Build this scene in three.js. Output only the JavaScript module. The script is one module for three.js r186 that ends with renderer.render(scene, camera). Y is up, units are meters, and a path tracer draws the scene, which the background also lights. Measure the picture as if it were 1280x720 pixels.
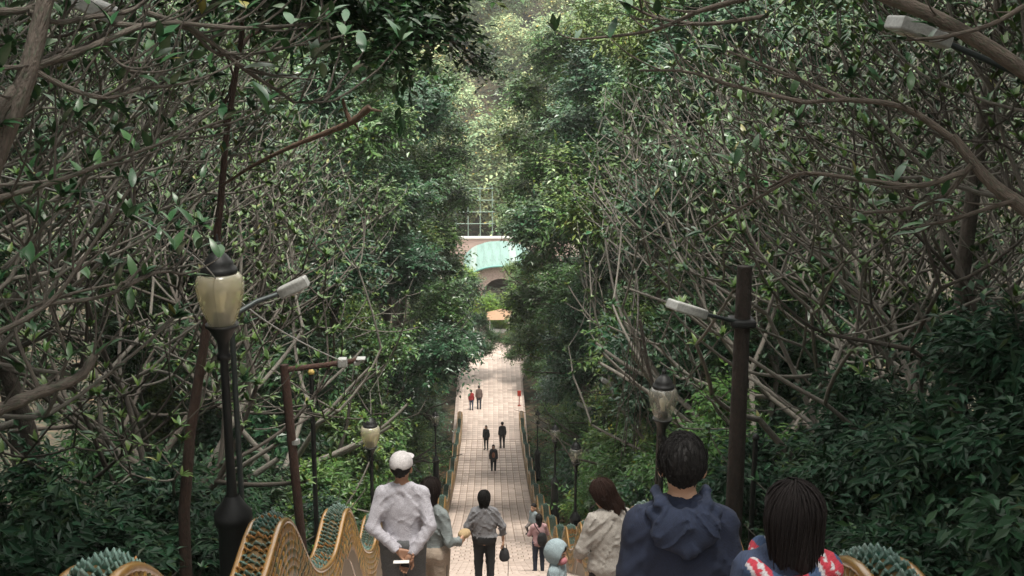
import * as THREE from 'three';
import { mergeGeometries } from 'three/addons/utils/BufferGeometryUtils.js';
import { ImprovedNoise } from 'three/addons/math/ImprovedNoise.js';

// ------------------------------------------------------------------ camera, sky, sun, exposure
const scene = new THREE.Scene();
const FPX = 1500, PITCH = 13.6 * Math.PI / 180, YAW = Math.atan(28 / 1500), EYE = 1.65;
const camera = new THREE.PerspectiveCamera(2 * Math.atan(360 / FPX) * 180 / Math.PI, 1280 / 720, 0.1, 1500);
camera.position.set(0, EYE, 0);
camera.rotation.order = 'YXZ';
camera.rotation.set(-PITCH, -YAW, 0);
camera.updateMatrixWorld(true);

function rng(seed) { let a = seed >>> 0; return () => { a = (a + 0x6D2B79F5) >>> 0; let t = a; t = Math.imul(t ^ (t >>> 15), t | 1); t ^= t + Math.imul(t ^ (t >>> 7), t | 61); return ((t ^ (t >>> 14)) >>> 0) / 4294967296; }; }
const PN = new ImprovedNoise();
const clamp = (x, a, b) => Math.max(a, Math.min(b, x)), mix = (a, b, t) => a + (b - a) * t;

// overcast sky: brighter towards the zenith, soft cloud mottling
{
  const w = 256, h = 128, data = new Float32Array(w * h * 4);
  for (let j = 0; j < h; j++) for (let i = 0; i < w; i++) {
    const el = (j + 0.5) / h * Math.PI - Math.PI / 2, az = i / w * Math.PI * 2;
    const s = Math.max(0, Math.sin(el));
    const cx = Math.cos(az) * Math.cos(el), cz = Math.sin(az) * Math.cos(el);
    const c = 1 + 0.14 * PN.noise(cx * 3 + 7, s * 4, cz * 3) + 0.07 * PN.noise(cx * 8, s * 9 + 3, cz * 8);
    const l = 1.25 * (1 + 2 * s) / 3 * c, o = (j * w + i) * 4;
    data[o] = l * 1.0; data[o + 1] = l * 0.985; data[o + 2] = l * 0.94; data[o + 3] = 1;
  }
  const sky = new THREE.DataTexture(data, w, h, THREE.RGBAFormat, THREE.FloatType);
  sky.mapping = THREE.EquirectangularReflectionMapping; sky.magFilter = THREE.LinearFilter; sky.needsUpdate = true;
  scene.background = sky; scene.environment = sky;
}
const sun = new THREE.DirectionalLight(new THREE.Color(1, 0.95, 0.86), 1.5);
sun.position.set(8, 60, -16); sun.target.position.set(0, -12, -32);
sun.castShadow = true; sun.shadow.radius = 22; sun.shadow.mapSize.set(2048, 2048);
Object.assign(sun.shadow.camera, { left: -60, right: 60, top: 70, bottom: -70, near: 1, far: 200 });
scene.add(sun, sun.target);
const renderer = new THREE.WebGLRenderer({ antialias: true });
renderer.toneMapping = THREE.LinearToneMapping;
renderer.toneMappingExposure = 2.8;
renderer.shadowMap.enabled = true; renderer.shadowMap.type = THREE.PCFSoftShadowMap;
scene.fog = new THREE.FogExp2(new THREE.Color(0.93, 0.95, 0.9), 0.00042);

// ------------------------------------------------------------------ helpers
const V = (x, y, z) => new THREE.Vector3(x, y, z);
// a photo pixel gives a direction; d is the distance down the stairs (world -z) of what it shows
function at(px, py, d) {
  const v = V((px - 640) / FPX, -(py - 360) / FPX, -1).applyEuler(camera.rotation);
  v.multiplyScalar(d / -v.z); v.y += EYE; return v;
}
function project(v) { const q = v.clone().project(camera); return [Math.round((q.x + 1) * 640), Math.round((1 - q.y) * 360)]; }
const taken = {};
function numbered(n) { const k = (taken[n] = (taken[n] || 0) + 1) - 1; return k ? n + '_' + String(k).padStart(3, '0') : n; }
function fin(o) { o.castShadow = true; o.receiveShadow = true; return o; }
function thing(name, label, category, pos = [0, 0, 0], group, turn = 0) {
  const o = new THREE.Group(); o.name = numbered(name); o.position.set(...pos); o.rotation.y = turn; scene.add(o);
  o.userData.label = label; o.userData.category = category; if (group) o.userData.group = group; return o;
}
function part(name, geo, mat, parent) { const m = fin(new THREE.Mesh(geo, mat)); m.name = name; parent.add(m); return m; }
function structure(name, geo, mat, label, category) { const m = fin(new THREE.Mesh(geo, mat)); m.name = numbered(name); m.userData = { kind: 'structure', label, category }; scene.add(m); return m; }
const S = (r, g, b) => new THREE.Color().setRGB(r, g, b);
const mat = (r, g, b, rough = 0.9, o = {}) => new THREE.MeshStandardMaterial({ color: S(r, g, b), roughness: rough, ...o });

function noiseTex(size, fn, srgb) {
  const d = new Uint8Array(size * size * 4);
  for (let j = 0; j < size; j++) for (let i = 0; i < size; i++) { const c = fn(i / size, j / size), o = (j * size + i) * 4; for (let k = 0; k < 3; k++) d[o + k] = clamp(c[k] * 255, 0, 255); d[o + 3] = 255; }
  const t = new THREE.DataTexture(d, size, size); t.wrapS = t.wrapT = THREE.RepeatWrapping; t.magFilter = THREE.LinearFilter; t.minFilter = THREE.LinearMipmapLinearFilter; t.generateMipmaps = true;
  if (srgb) t.colorSpace = THREE.SRGBColorSpace; t.needsUpdate = true; return t;
}
// tileable noise
const tn = (u, v, f, s = 0) => { const a = u * 2 * Math.PI, b = v * 2 * Math.PI, r = f / (2 * Math.PI); return PN.noise(Math.cos(a) * r + s, Math.sin(a) * r + Math.cos(b) * r, Math.sin(b) * r + s * 1.7); };
const barkBump = noiseTex(256, (u, v) => { const n = 0.5 + 0.35 * tn(u, v * 0.999, 24) + 0.25 * tn(u, v, 60, 4); return [n, n, n]; });
const barkMap = noiseTex(256, (u, v) => { const n = 0.78 + 0.3 * tn(u, v, 14, 2) + 0.22 * tn(u, v, 50, 9), l = clamp(tn(u, v, 20, 5) * 3 - 0.3, 0, 1) * 0.4; return [n * (1 - l * 0.5), n, n * (1 - l * 0.3)]; });
const fabricBump = noiseTex(256, (u, v) => { const n = 0.5 + 0.25 * Math.sin(u * 256 * 0.7) * Math.sin(v * 256 * 0.7) + 0.3 * tn(u, v, 90); return [n, n, n]; });
const fabricMap = noiseTex(256, (u, v) => { const n = 0.82 + 0.25 * tn(u, v, 40, 3) + 0.3 * tn(u, v, 120, 8); return [n, n, n]; });
const stoneMap = noiseTex(512, (u, v) => { const n = 0.76 + 0.2 * tn(u, v, 9, 1) + 0.18 * tn(u, v, 40, 6) + 0.14 * tn(u, v, 110, 2); return [n, n * 0.985, n * 0.96]; });
const stoneBump = noiseTex(256, (u, v) => { const n = 0.5 + 0.3 * tn(u, v, 30, 1) + 0.3 * tn(u, v, 90, 6); return [n, n, n]; });
const soilMap = noiseTex(512, (u, v) => { const n = 0.6 + 0.4 * tn(u, v, 8, 1) + 0.35 * tn(u, v, 45, 6), g = clamp(0.5 + 1.5 * tn(u, v, 14, 3), 0, 1); return [n * mix(0.62, 0.38, g), n * mix(0.5, 0.42, g), n * mix(0.38, 0.27, g)]; }, true);

class Acc {   // collects tubes and free faces into one geometry
  constructor() { this.p = []; this.n = []; this.u = []; this.i = []; this.c = null; }
  tube(pts, rad, sides = 6, cap = true, len0 = 0) {
    const n = pts.length, base = this.p.length / 3; let prev = null, L = len0;
    const t = V(), b = V(), m = V(), q = V();
    for (let i = 0; i < n; i++) {
      t.copy(pts[Math.min(i + 1, n - 1)]).sub(pts[Math.max(i - 1, 0)]).normalize();
      if (!prev) { m.set(0, 1, 0); if (Math.abs(t.y) > 0.9) m.set(1, 0, 0); m.addScaledVector(t, -m.dot(t)).normalize(); } else { m.copy(prev).addScaledVector(t, -prev.dot(t)).normalize(); }
      prev = m.clone(); b.crossVectors(t, m);
      if (i) L += pts[i].distanceTo(pts[i - 1]);
      for (let k = 0; k <= sides; k++) {
        const a = k / sides * Math.PI * 2; q.copy(m).multiplyScalar(Math.cos(a)).addScaledVector(b, Math.sin(a));
        this.p.push(pts[i].x + q.x * rad[i], pts[i].y + q.y * rad[i], pts[i].z + q.z * rad[i]); this.n.push(q.x, q.y, q.z); this.u.push(k / sides, L);
      }
    }
    const w = sides + 1;
    for (let i = 0; i < n - 1; i++) for (let k = 0; k < sides; k++) { const a = base + i * w + k; this.i.push(a, a + 1, a + w, a + 1, a + w + 1, a + w); }
    if (cap) { const c = this.p.length / 3; t.copy(pts[n - 1]).sub(pts[n - 2]).normalize(); this.p.push(pts[n - 1].x, pts[n - 1].y, pts[n - 1].z); this.n.push(t.x, t.y, t.z); this.u.push(0.5, L); for (let k = 0; k < sides; k++) { const a = base + (n - 1) * w + k; this.i.push(a, a + 1, c); } }
    return this;
  }
  geo() { const g = new THREE.BufferGeometry(); g.setAttribute('position', new THREE.Float32BufferAttribute(this.p, 3)); g.setAttribute('normal', new THREE.Float32BufferAttribute(this.n, 3)); g.setAttribute('uv', new THREE.Float32BufferAttribute(this.u, 2)); g.setIndex(this.i); return g; }
}
function lathe(pts, seg = 20) { return new THREE.LatheGeometry(pts.map(([r, y]) => new THREE.Vector2(r, y)), seg); }
function box(w, h, d, x = 0, y = 0, z = 0, bev = 0.01) {   // a box with chamfered edges
  const b = Math.min(bev, w / 3, h / 3, d / 3), P = [];
  const X = w / 2, Y = h / 2, Z = d / 2;
  const g = new THREE.BoxGeometry(w, h, d, 3, 3, 3), a = g.attributes.position;
  const q = (v, s) => Math.abs(v) > s * 0.66 ? Math.sign(v) * s : Math.sign(v) * (s - b);
  for (let i = 0; i < a.count; i++) {
    let vx = q(a.getX(i), X), vy = q(a.getY(i), Y), vz = q(a.getZ(i), Z);
    const ex = Math.abs(vx) === X, ey = Math.abs(vy) === Y, ez = Math.abs(vz) === Z, c = ex + ey + ez;
    if (c >= 2) { const k = c === 3 ? 0.58 : 0.5; if (ex) vx -= Math.sign(vx) * b * k; if (ey) vy -= Math.sign(vy) * b * k; if (ez) vz -= Math.sign(vz) * b * k; }
    a.setXYZ(i, vx + x, vy + y, vz + z);
  }
  g.computeVertexNormals(); return g;
}
const merge = gs => mergeGeometries(gs.map(g => { const q = g.index ? g.toNonIndexed() : g; for (const k of Object.keys(q.attributes)) if (!['position', 'normal', 'uv'].includes(k)) q.deleteAttribute(k); return q; }));

// ------------------------------------------------------------------ lie of the land
// drop of the stairs below the camera's feet, against distance d
const PROF = [[-30, 0.6], [-1, 0.1], [0, 0], [4.2, -1.7], [9.8, -3.9], [16.6, -7.0], [26, -11.6], [33.5, -15.0], [45.9, -19.3], [50.55, -20.75], [56.9, -22.35], [60.4, -23.15], [66.4, -24.35], [70.7, -25.2], [75, -25.2], [600, -25.2]];
function G(d) { for (let i = 1; i < PROF.length; i++) if (d <= PROF[i][0]) { const [a, b] = PROF[i - 1], [c, e] = PROF[i]; return mix(b, e, (d - a) / (c - a)); } return -25.2; }
const HALF = 1.85, WALL = 0.27, PLAZA = -25.2, DEND = 70.7;
// step edges
const STEPS = []; { let d = -1; while (d < DEND) { const y = G(d + 1e-4); let e = d; while (e < DEND && G(e) > y - 0.15) e += 0.01; STEPS.push([d, e, y - 0.15]); d = e; } }
function treadY(d) { for (const [a, b, y] of STEPS) if (d >= a && d < b) return y; return d < 0 ? 0.1 : PLAZA; }
const sm = (a, b, x) => { const t = clamp((x - a) / (b - a), 0, 1); return t * t * (3 - 2 * t); };
function T(X, d) {   // terrain
  const ax = Math.abs(X);
  let y = G(Math.min(d, 600)) - 0.75;
  const out = sm(2.6, 5, ax);
  y += out * (0.25 + 0.35 * PN.noise(X * 0.35, d * 0.35, 3) + 0.1 * PN.noise(X * 1.5, d * 1.5, 8));
  y += sm(5, 40, ax) * 3.5 * (1 + 0.6 * PN.noise(X * 0.04, d * 0.03, 5)) * sm(130, 90, d);
  y += sm(132, 150, d) * 0 + Math.max(0, d - 134) * 0.30 + sm(140, 200, d) * 5 * PN.noise(X * 0.02, d * 0.02, 1);
  if (d > 300) y += (d - 300) * 0.1;
  return y;
}
// ------------------------------------------------------------------ ground
{
  const xs = [], ds = [];
  for (let x = -150; x <= 150;) { xs.push(x); x += Math.abs(x) < 12 ? 0.8 : Math.abs(x) < 30 ? 2 : 8; }
  for (let d = -30; d <= 470;) { ds.push(d); d += d < 80 ? 1 : d < 140 ? 3 : 10; }
  const p = [], u = [], ix = [];
  for (const d of ds) for (const x of xs) { p.push(x, T(x, d), -d); u.push(x / 5, d / 5); }
  const w = xs.length;
  for (let j = 0; j < ds.length - 1; j++) for (let i = 0; i < w - 1; i++) { const a = j * w + i; ix.push(a, a + 1, a + w, a + 1, a + w + 1, a + w); }
  const g = new THREE.BufferGeometry(); g.setAttribute('position', new THREE.Float32BufferAttribute(p, 3)); g.setAttribute('uv', new THREE.Float32BufferAttribute(u, 2)); g.setIndex(ix); g.computeVertexNormals();
  structure('ground', g, new THREE.MeshStandardMaterial({ map: soilMap, roughness: 1, color: S(0.5, 0.5, 0.5) }), 'brown soil hillside under the trees on both sides of the stairs', 'ground');
}
// plaza at the foot of the stairs
{
  const R = rng(5), sh = new THREE.Shape(); const pts = [[-2.4, 70.2], [-2.4, 84], [-3.2, 90], [-6, 97], [-14, 132], [14, 132], [6, 97], [3.2, 90], [2.3, 84], [2.3, 70.2]];
  pts.forEach(([x, d], i) => i ? sh.lineTo(x, d) : sh.moveTo(x, d));
  const g = new THREE.ExtrudeGeometry(sh, { depth: 0.5, bevelEnabled: false }); g.rotateX(-Math.PI / 2); g.translate(0, PLAZA - 0.5, 0);
  { const a = g.attributes.uv, q = g.attributes.position; for (let i = 0; i < q.count; i++) a.setXY(i, q.getX(i) / 3, q.getZ(i) / 3); }
  structure('plaza', g, new THREE.MeshStandardMaterial({ map: stoneMap, bumpMap: stoneBump, bumpScale: 0.004, color: S(0.4, 0.325, 0.285), roughness: 0.85 }), 'pale pink paved plaza at the foot of the stairs', 'plaza');
}
// ------------------------------------------------------------------ stairs
const tileMats = [[0.57, 0.465, 0.41], [0.61, 0.5, 0.44], [0.49, 0.395, 0.345], [0.64, 0.525, 0.465], [0.53, 0.435, 0.38], [0.58, 0.47, 0.41]].map(c => new THREE.MeshStandardMaterial({ color: S(...c), roughness: 0.7, map: stoneMap, bumpMap: stoneBump, bumpScale: 0.003 }));
{
  const p = [], ix = [], u = [], q = (a, b, c, e) => { const o = p.length / 3; for (const v of [a, b, c, e]) { p.push(...v); u.push(v[0] / 2, (v[1] - v[2]) / 2); } ix.push(o, o + 1, o + 2, o, o + 2, o + 3); };
  const w = HALF + 0.02;
  for (const [a, b, y] of STEPS) {
    q([-w, y, -a], [w, y, -a], [w, y, -b], [-w, y, -b]);
    q([-w, y + 0.15, -a], [w, y + 0.15, -a], [w, y, -a], [-w, y, -a]);
    q([-w, y, -a], [-w, y, -b], [-w, y - 1.2, -b], [-w, y - 1.2, -a]); q([w, y, -b], [w, y, -a], [w, y - 1.2, -a], [w, y - 1.2, -b]);
  }
  q([-2.4, 0.1, 12], [2.4, 0.1, 12], [2.4, 0.1, 1], [-2.4, 0.1, 1]);
  const g = new THREE.BufferGeometry(); g.setAttribute('position', new THREE.Float32BufferAttribute(p, 3)); g.setAttribute('uv', new THREE.Float32BufferAttribute(u, 2)); g.setIndex(ix); g.computeVertexNormals();
  const stairs = structure('stairs', g, new THREE.MeshStandardMaterial({ color: S(0.2, 0.14, 0.11), roughness: 0.95, map: stoneMap }), 'long flight of tiled steps running down between the naga balustrades', 'stairs');
  const tile = box(1, 1, 1, 0, 0, 0, 0.04), R = rng(11), nT = 11, pw = 2 * HALF / nT, gap = 0.022, rest = [];
  { const a = tile.attributes.uv; }
  let shown = 0;
  const unit = tileMats.map((m, k) => { const t = tile.clone(); const a = t.attributes.uv, o = R() * 5, o2 = R() * 5; for (let i = 0; i < a.count; i++) a.setXY(i, a.getX(i) * 0.16 + o, a.getY(i) * 0.16 + o2); return t; });
  for (const [a, b, y] of STEPS) {
    const rows = Math.max(1, Math.round((b - a) / 0.34)), rd = (b - a) / rows;
    for (let r = 0; r < rows; r++) for (let k = 0; k < nT; k++) {
      const d = a + rd * (r + 0.5) - 0.016, h = 0.03, off = a < 38 && (Math.round(y / 0.15) + r) % 2 ? 0.5 : 0, x = -HALF + pw * (k + 0.5 + off); if (x > HALF) continue;
      const yy = y + h / 2 + 0.001 + (R() - 0.5) * 0.005, m = Math.floor(R() * tileMats.length), sx = pw - gap - R() * 0.006, sz = rd - 0.05 - R() * 0.008, ry = (R() - 0.5) * 0.012, rx = (R() - 0.5) * 0.012;
      if (d > 20.2 && shown < 300) { shown++; const t = part('tile', unit[m], tileMats[m], stairs); t.position.set(x, yy, -d); t.scale.set(sx, h, sz); t.rotation.set(rx, ry, 0); }
      else rest.push([x, yy, d, sx, sz, ry, rx]);
    }
  }
  for (let d = DEND + 0.2; d < 90; d += 0.35) for (let k = -1; k < 13; k++) { const x = -HALF + pw * (k - 0.5 + 0.0); if (Math.abs(x) < 2.25) rest.push([x, PLAZA + 0.006, d, pw - gap, 0.35 - gap, 0, 0]); }
  const im = new THREE.InstancedMesh(unit[0], new THREE.MeshStandardMaterial({ roughness: 0.7, map: stoneMap, bumpMap: stoneBump, bumpScale: 0.003 }), rest.length); im.name = 'tiles'; im.userData.kind = 'stuff';
  const D = new THREE.Object3D();
  rest.forEach(([x, yy, d, sx, sz, ry, rx], i) => { D.position.set(x, yy, -d); D.scale.set(sx, 0.03, sz); D.rotation.set(rx, ry, 0); D.updateMatrix(); im.setMatrixAt(i, D.matrix); im.setColorAt(i, tileMats[Math.floor(R() * 6)].color); });
  fin(im); stairs.add(im);
}
// ------------------------------------------------------------------ naga balustrades
const gold = new THREE.MeshPhysicalMaterial({ color: S(0.33, 0.17, 0.038), roughness: 0.35, clearcoat: 0.8, clearcoatRoughness: 0.18, map: stoneMap });
const crestMats = [[0.05, 0.16, 0.12], [0.08, 0.21, 0.165], [0.1, 0.19, 0.14]].map(c => new THREE.MeshPhysicalMaterial({ color: 0xffffff, vertexColors: true, roughness: 0.35, clearcoat: 0.4, clearcoatRoughness: 0.3 }));
function tongue(len, wid, th, bend, lift, cols) {   // a curled glazed scale, base at the origin, running along -z
  const nu = 6, nv = 4, p = [], c = [], ix = [];
  for (let s = 0; s < 2; s++) for (let i = 0; i <= nu; i++) for (let j = 0; j <= nv; j++) {
    const t = i / nu, v = (j / nv - 0.5) * 2, a = lift + bend * t, w = wid * (t < 0.55 ? 0.92 + 0.15 * t : Math.sqrt(Math.max(0.04, 1 - ((t - 0.55) / 0.47) ** 2)));
    const L = len * t, z = -Math.sin(Math.PI / 2 - a * 0.5) * L, y = Math.sin(a * 0.5) * L - v * v * wid * 0.18 + (s ? -th : 0);
    p.push(v * w / 2, y, z);
    const edge = Math.max(t > 0.8 ? 1 : 0, Math.abs(v) > 0.8 ? 0.8 : 0), k = cols[0].map((e, q) => mix(mix(e, cols[1][q], t), cols[2][q], edge));
    c.push(...k);
  }
  const row = nv + 1, half = (nu + 1) * row;
  for (let i = 0; i < nu; i++) for (let j = 0; j < nv; j++) { const a = i * row + j; ix.push(a, a + 1, a + row, a + 1, a + row + 1, a + row, half + a, half + a + row, half + a + 1, half + a + 1, half + a + row, half + a + row + 1); }
  for (let j = 0; j < nv; j++) { const a = nu * row + j; ix.push(a, a + 1, half + a, a + 1, half + a + 1, half + a); }
  for (let i = 0; i < nu; i++) for (const j of [0, nv]) { const a = i * row + j; ix.push(a, a + row, half + a, a + row, half + a + row, half + a); }
  const g = new THREE.BufferGeometry(); g.setAttribute('position', new THREE.Float32BufferAttribute(p, 3)); g.setAttribute('color', new THREE.Float32BufferAttribute(c, 3)); g.setAttribute('uv', new THREE.Float32BufferAttribute(new Float32Array(p.length / 3 * 2), 2)); g.setIndex(ix); g.computeVertexNormals(); return g;
}
const crestGeos = [0, 1, 2].map(k => {
  const grn = [[0.02, 0.085, 0.06], [0.03, 0.11, 0.085], [0.022, 0.075, 0.06]][k], mid = [[0.05, 0.2, 0.16], [0.1, 0.24, 0.19], [0.16, 0.16, 0.09]][k], wht = [[0.12, 0.2, 0.17], [0.15, 0.21, 0.18], [0.34, 0.16, 0.05]][k];
  const gs = [tongue(0.15, 0.105, 0.03, 0.6, 0.95, [grn, mid, wht])];
  for (const s of [-1, 1]) for (const [x, l, li] of [[0.088, 0.13, 0.8], [0.155, 0.1, 0.6]]) { const t = tongue(l, 0.085, 0.026, 0.6, li, [grn, mid, wht]); t.rotateZ(-s * 0.2); t.translate(s * x, -0.008, 0.03 * (x > 0.1 ? 1 : -1)); gs.push(t); }
  return mergeGeometries(gs);
});
const WAVE = 4.4, W0 = 5.7;
const swell = d => mix(0.33, 0.2, sm(16, 40, d)) * sm(74, 64, d) * sm(-1, 2, d);
const topY = d => G(d) + 0.7 + 0.14 * sm(10.5, 14, d) + swell(d) * Math.cos((d - W0) / WAVE * 2 * Math.PI) + 0.06 * Math.cos((d - W0) / WAVE * 4 * Math.PI);
const lowY = d => topY(d + 0.35) - 0.5 - 0.1 * Math.cos((d - W0 - 0.6) / WAVE * 2 * Math.PI);
const scaleGeo = (() => { const g = new THREE.SphereGeometry(0.5, 7, 4, 0, Math.PI * 2, 0, Math.PI / 2); g.scale(1, 0.6, 1.5); const a = g.attributes.position; for (let i = 0; i < a.count; i++) a.setY(i, a.getY(i) * (0.5 - a.getZ(i) * 0.75)); g.computeVertexNormals(); return g; })();
function balustrade(s, label) {
  const root = thing('naga_balustrade', label, 'balustrade', [0, 0, 0], 'naga balustrades flanking the stairs');
  const bodyMat = new THREE.MeshPhysicalMaterial({ color: S(0.13, 0.08, 0.026), roughness: 0.5, clearcoat: 0.2, clearcoatRoughness: 0.4, map: stoneMap });
  const d0 = -1, d1 = 73.5, N = 620, prof = [];
  const sec = d => { const ty = topY(d), by = G(d) - 0.9, h = ty - by; const f = [[0, 0], [0, 0.35], [-0.012, 0.55], [-0.03, 0.72], [-0.028, 0.86], [0, 0.985], [0.05, 1], [0.135, 1.012], [0.22, 1], [0.27, 0.985], [0.295, 0.86], [0.3, 0.7], [0.27, 0.35], [0.27, 0]]; return f.map(([x, t]) => [s * (HALF + x), by + h * t + (t > 1 ? 0.02 : 0)]); };
  const p = [], ix = [], u = []; let n = 0;
  for (let i = 0; i <= N; i++) { const d = mix(d0, d1, i / N), q = sec(d); n = q.length; q.forEach(([x, y], k) => { p.push(x, y, -d); u.push(d / 2, k / 5); }); }
  for (let i = 0; i < N; i++) for (let k = 0; k < n - 1; k++) { const a = i * n + k; s > 0 ? ix.push(a, a + n, a + 1, a + 1, a + n, a + n + 1) : ix.push(a, a + 1, a + n, a + 1, a + n + 1, a + n); }
  { const a = N * n; for (let k = 1; k < n - 1; k++) ix.push(a, a + k, a + k + 1); }
  const g = new THREE.BufferGeometry(); g.setAttribute('position', new THREE.Float32BufferAttribute(p, 3)); g.setAttribute('uv', new THREE.Float32BufferAttribute(u, 2)); g.setIndex(ix); g.computeVertexNormals();
  const body = part('serpent_body', g, bodyMat, root);
  const rim = (x, dy, r, name, fn = topY) => { const pts = [], rad = []; for (let i = 0; i <= N; i++) { const d = mix(d0, d1 - 0.05, i / N); pts.push(V(s * (HALF + x), fn(d) + dy, -d)); rad.push(r); } return part(name, new Acc().tube(pts, rad, 8).geo(), gold, root); };
  rim(0.012, -0.005, 0.033, 'gold_rim'); rim(0.26, -0.005, 0.033, 'gold_rim'); rim(-0.006, 0, 0.022, 'belly_rim', lowY);
  // small glazed scales over the serpent's flanks
  const R = rng(s > 0 ? 31 : 37), list = [], D = new THREE.Object3D();
  for (let j = 0; j < 6; j++) for (let d = d0 + (j % 2) * 0.035; d < d1; d += d < 20 ? 0.07 : 0.12) {
    for (const side of [0, 1]) {
      if (side && d > 14) continue;
      const off = 0.085 + j * 0.085, y = topY(d) - off; if (off > topY(d) - lowY(d) - 0.03) continue;
      const by = G(d) - 0.9, t = (y - by) / (topY(d) - by), bul = t > 0.86 ? mix(0.028, 0.0, (t - 0.86) / 0.125) : t > 0.72 ? mix(0.03, 0.028, (t - 0.72) / 0.14) : t > 0.55 ? mix(0.012, 0.03, (t - 0.55) / 0.17) : mix(0, 0.012, clamp((t - 0.35) / 0.2, 0, 1));
      const x = side ? s * (HALF + WALL + bul) : s * (HALF - bul);
      list.push([x, y, d, Math.atan2(topY(d + 0.05) - topY(d - 0.05), 0.1), side ? s : -s]);
    }
  }
  const im = new THREE.InstancedMesh(scaleGeo, new THREE.MeshPhysicalMaterial({ roughness: 0.4, clearcoat: 0.4, clearcoatRoughness: 0.3 }), list.length); im.name = 'flank_scales'; im.userData.kind = 'stuff';
  const cc = [S(0.42, 0.22, 0.05), S(0.34, 0.16, 0.035), S(0.46, 0.27, 0.07), S(0.26, 0.15, 0.04), S(0.1, 0.1, 0.04)];
  list.forEach(([x, y, d, sl, nx], i) => {
    const m = new THREE.Matrix4(), zt = V(0, Math.sin(sl), -Math.cos(sl)), yt = V(nx, 0, 0), xt = V().crossVectors(yt, zt);
    const dn = zt.clone().multiplyScalar(0.35).addScaledVector(xt.clone().multiplyScalar(xt.y > 0 ? -1 : 1), 0.94).normalize(), xx = V().crossVectors(yt, dn);
    m.makeBasis(xx, yt, dn); m.scale(V(d < 20 ? 0.08 : 0.11, 0.07, 0.085)); m.setPosition(x, y, -d); im.setMatrixAt(i, m);
    im.setColorAt(i, cc[Math.round(d / 0.06) % 2 ? 3 + Math.floor(R() * 2) : Math.floor(R() * 3)].clone().multiplyScalar(0.55 + R() * 0.4));
  });
  fin(im); root.add(im);
  // crest scales along the back
  let k = 0, rest = [];
  for (let d = 3.4; d < 72; d += 0.088) {
    const sl = Math.atan2(topY(d + 0.05) - topY(d - 0.05), 0.1), v = R() < 0.14 ? 2 : R() < 0.5 ? 0 : 1;
    const put = o => { o.position.set(s * (HALF + WALL / 2), topY(d) + 0.012, -d); o.rotation.set(sl, Math.PI + (R() - 0.5) * 0.12, 0, 'YXZ'); o.rotation.set(-sl + 0.12 + (R() - 0.5) * 0.1, Math.PI + (R() - 0.5) * 0.1, (R() - 0.5) * 0.08, 'YXZ'); o.scale.set(0.52 + R() * 0.1, 0.6 + R() * 0.2, 0.66 + R() * 0.2); };
    if (k < 298) { put(part('crest_scale', crestGeos[v], crestMats[v], root)); k++; } else rest.push(put);
  }
  const ir = new THREE.InstancedMesh(crestGeos[0], crestMats[0], rest.length); ir.name = 'crest_scales'; ir.userData.kind = 'stuff';
  rest.forEach((f, i) => { f(D); D.updateMatrix(); ir.setMatrixAt(i, D.matrix); }); fin(ir); root.add(ir);
}
balustrade(-1, 'glazed naga serpent balustrade on the side of the man in the white cap');
balustrade(1, 'glazed naga serpent balustrade on the side of the navy hoodie man');
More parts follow.
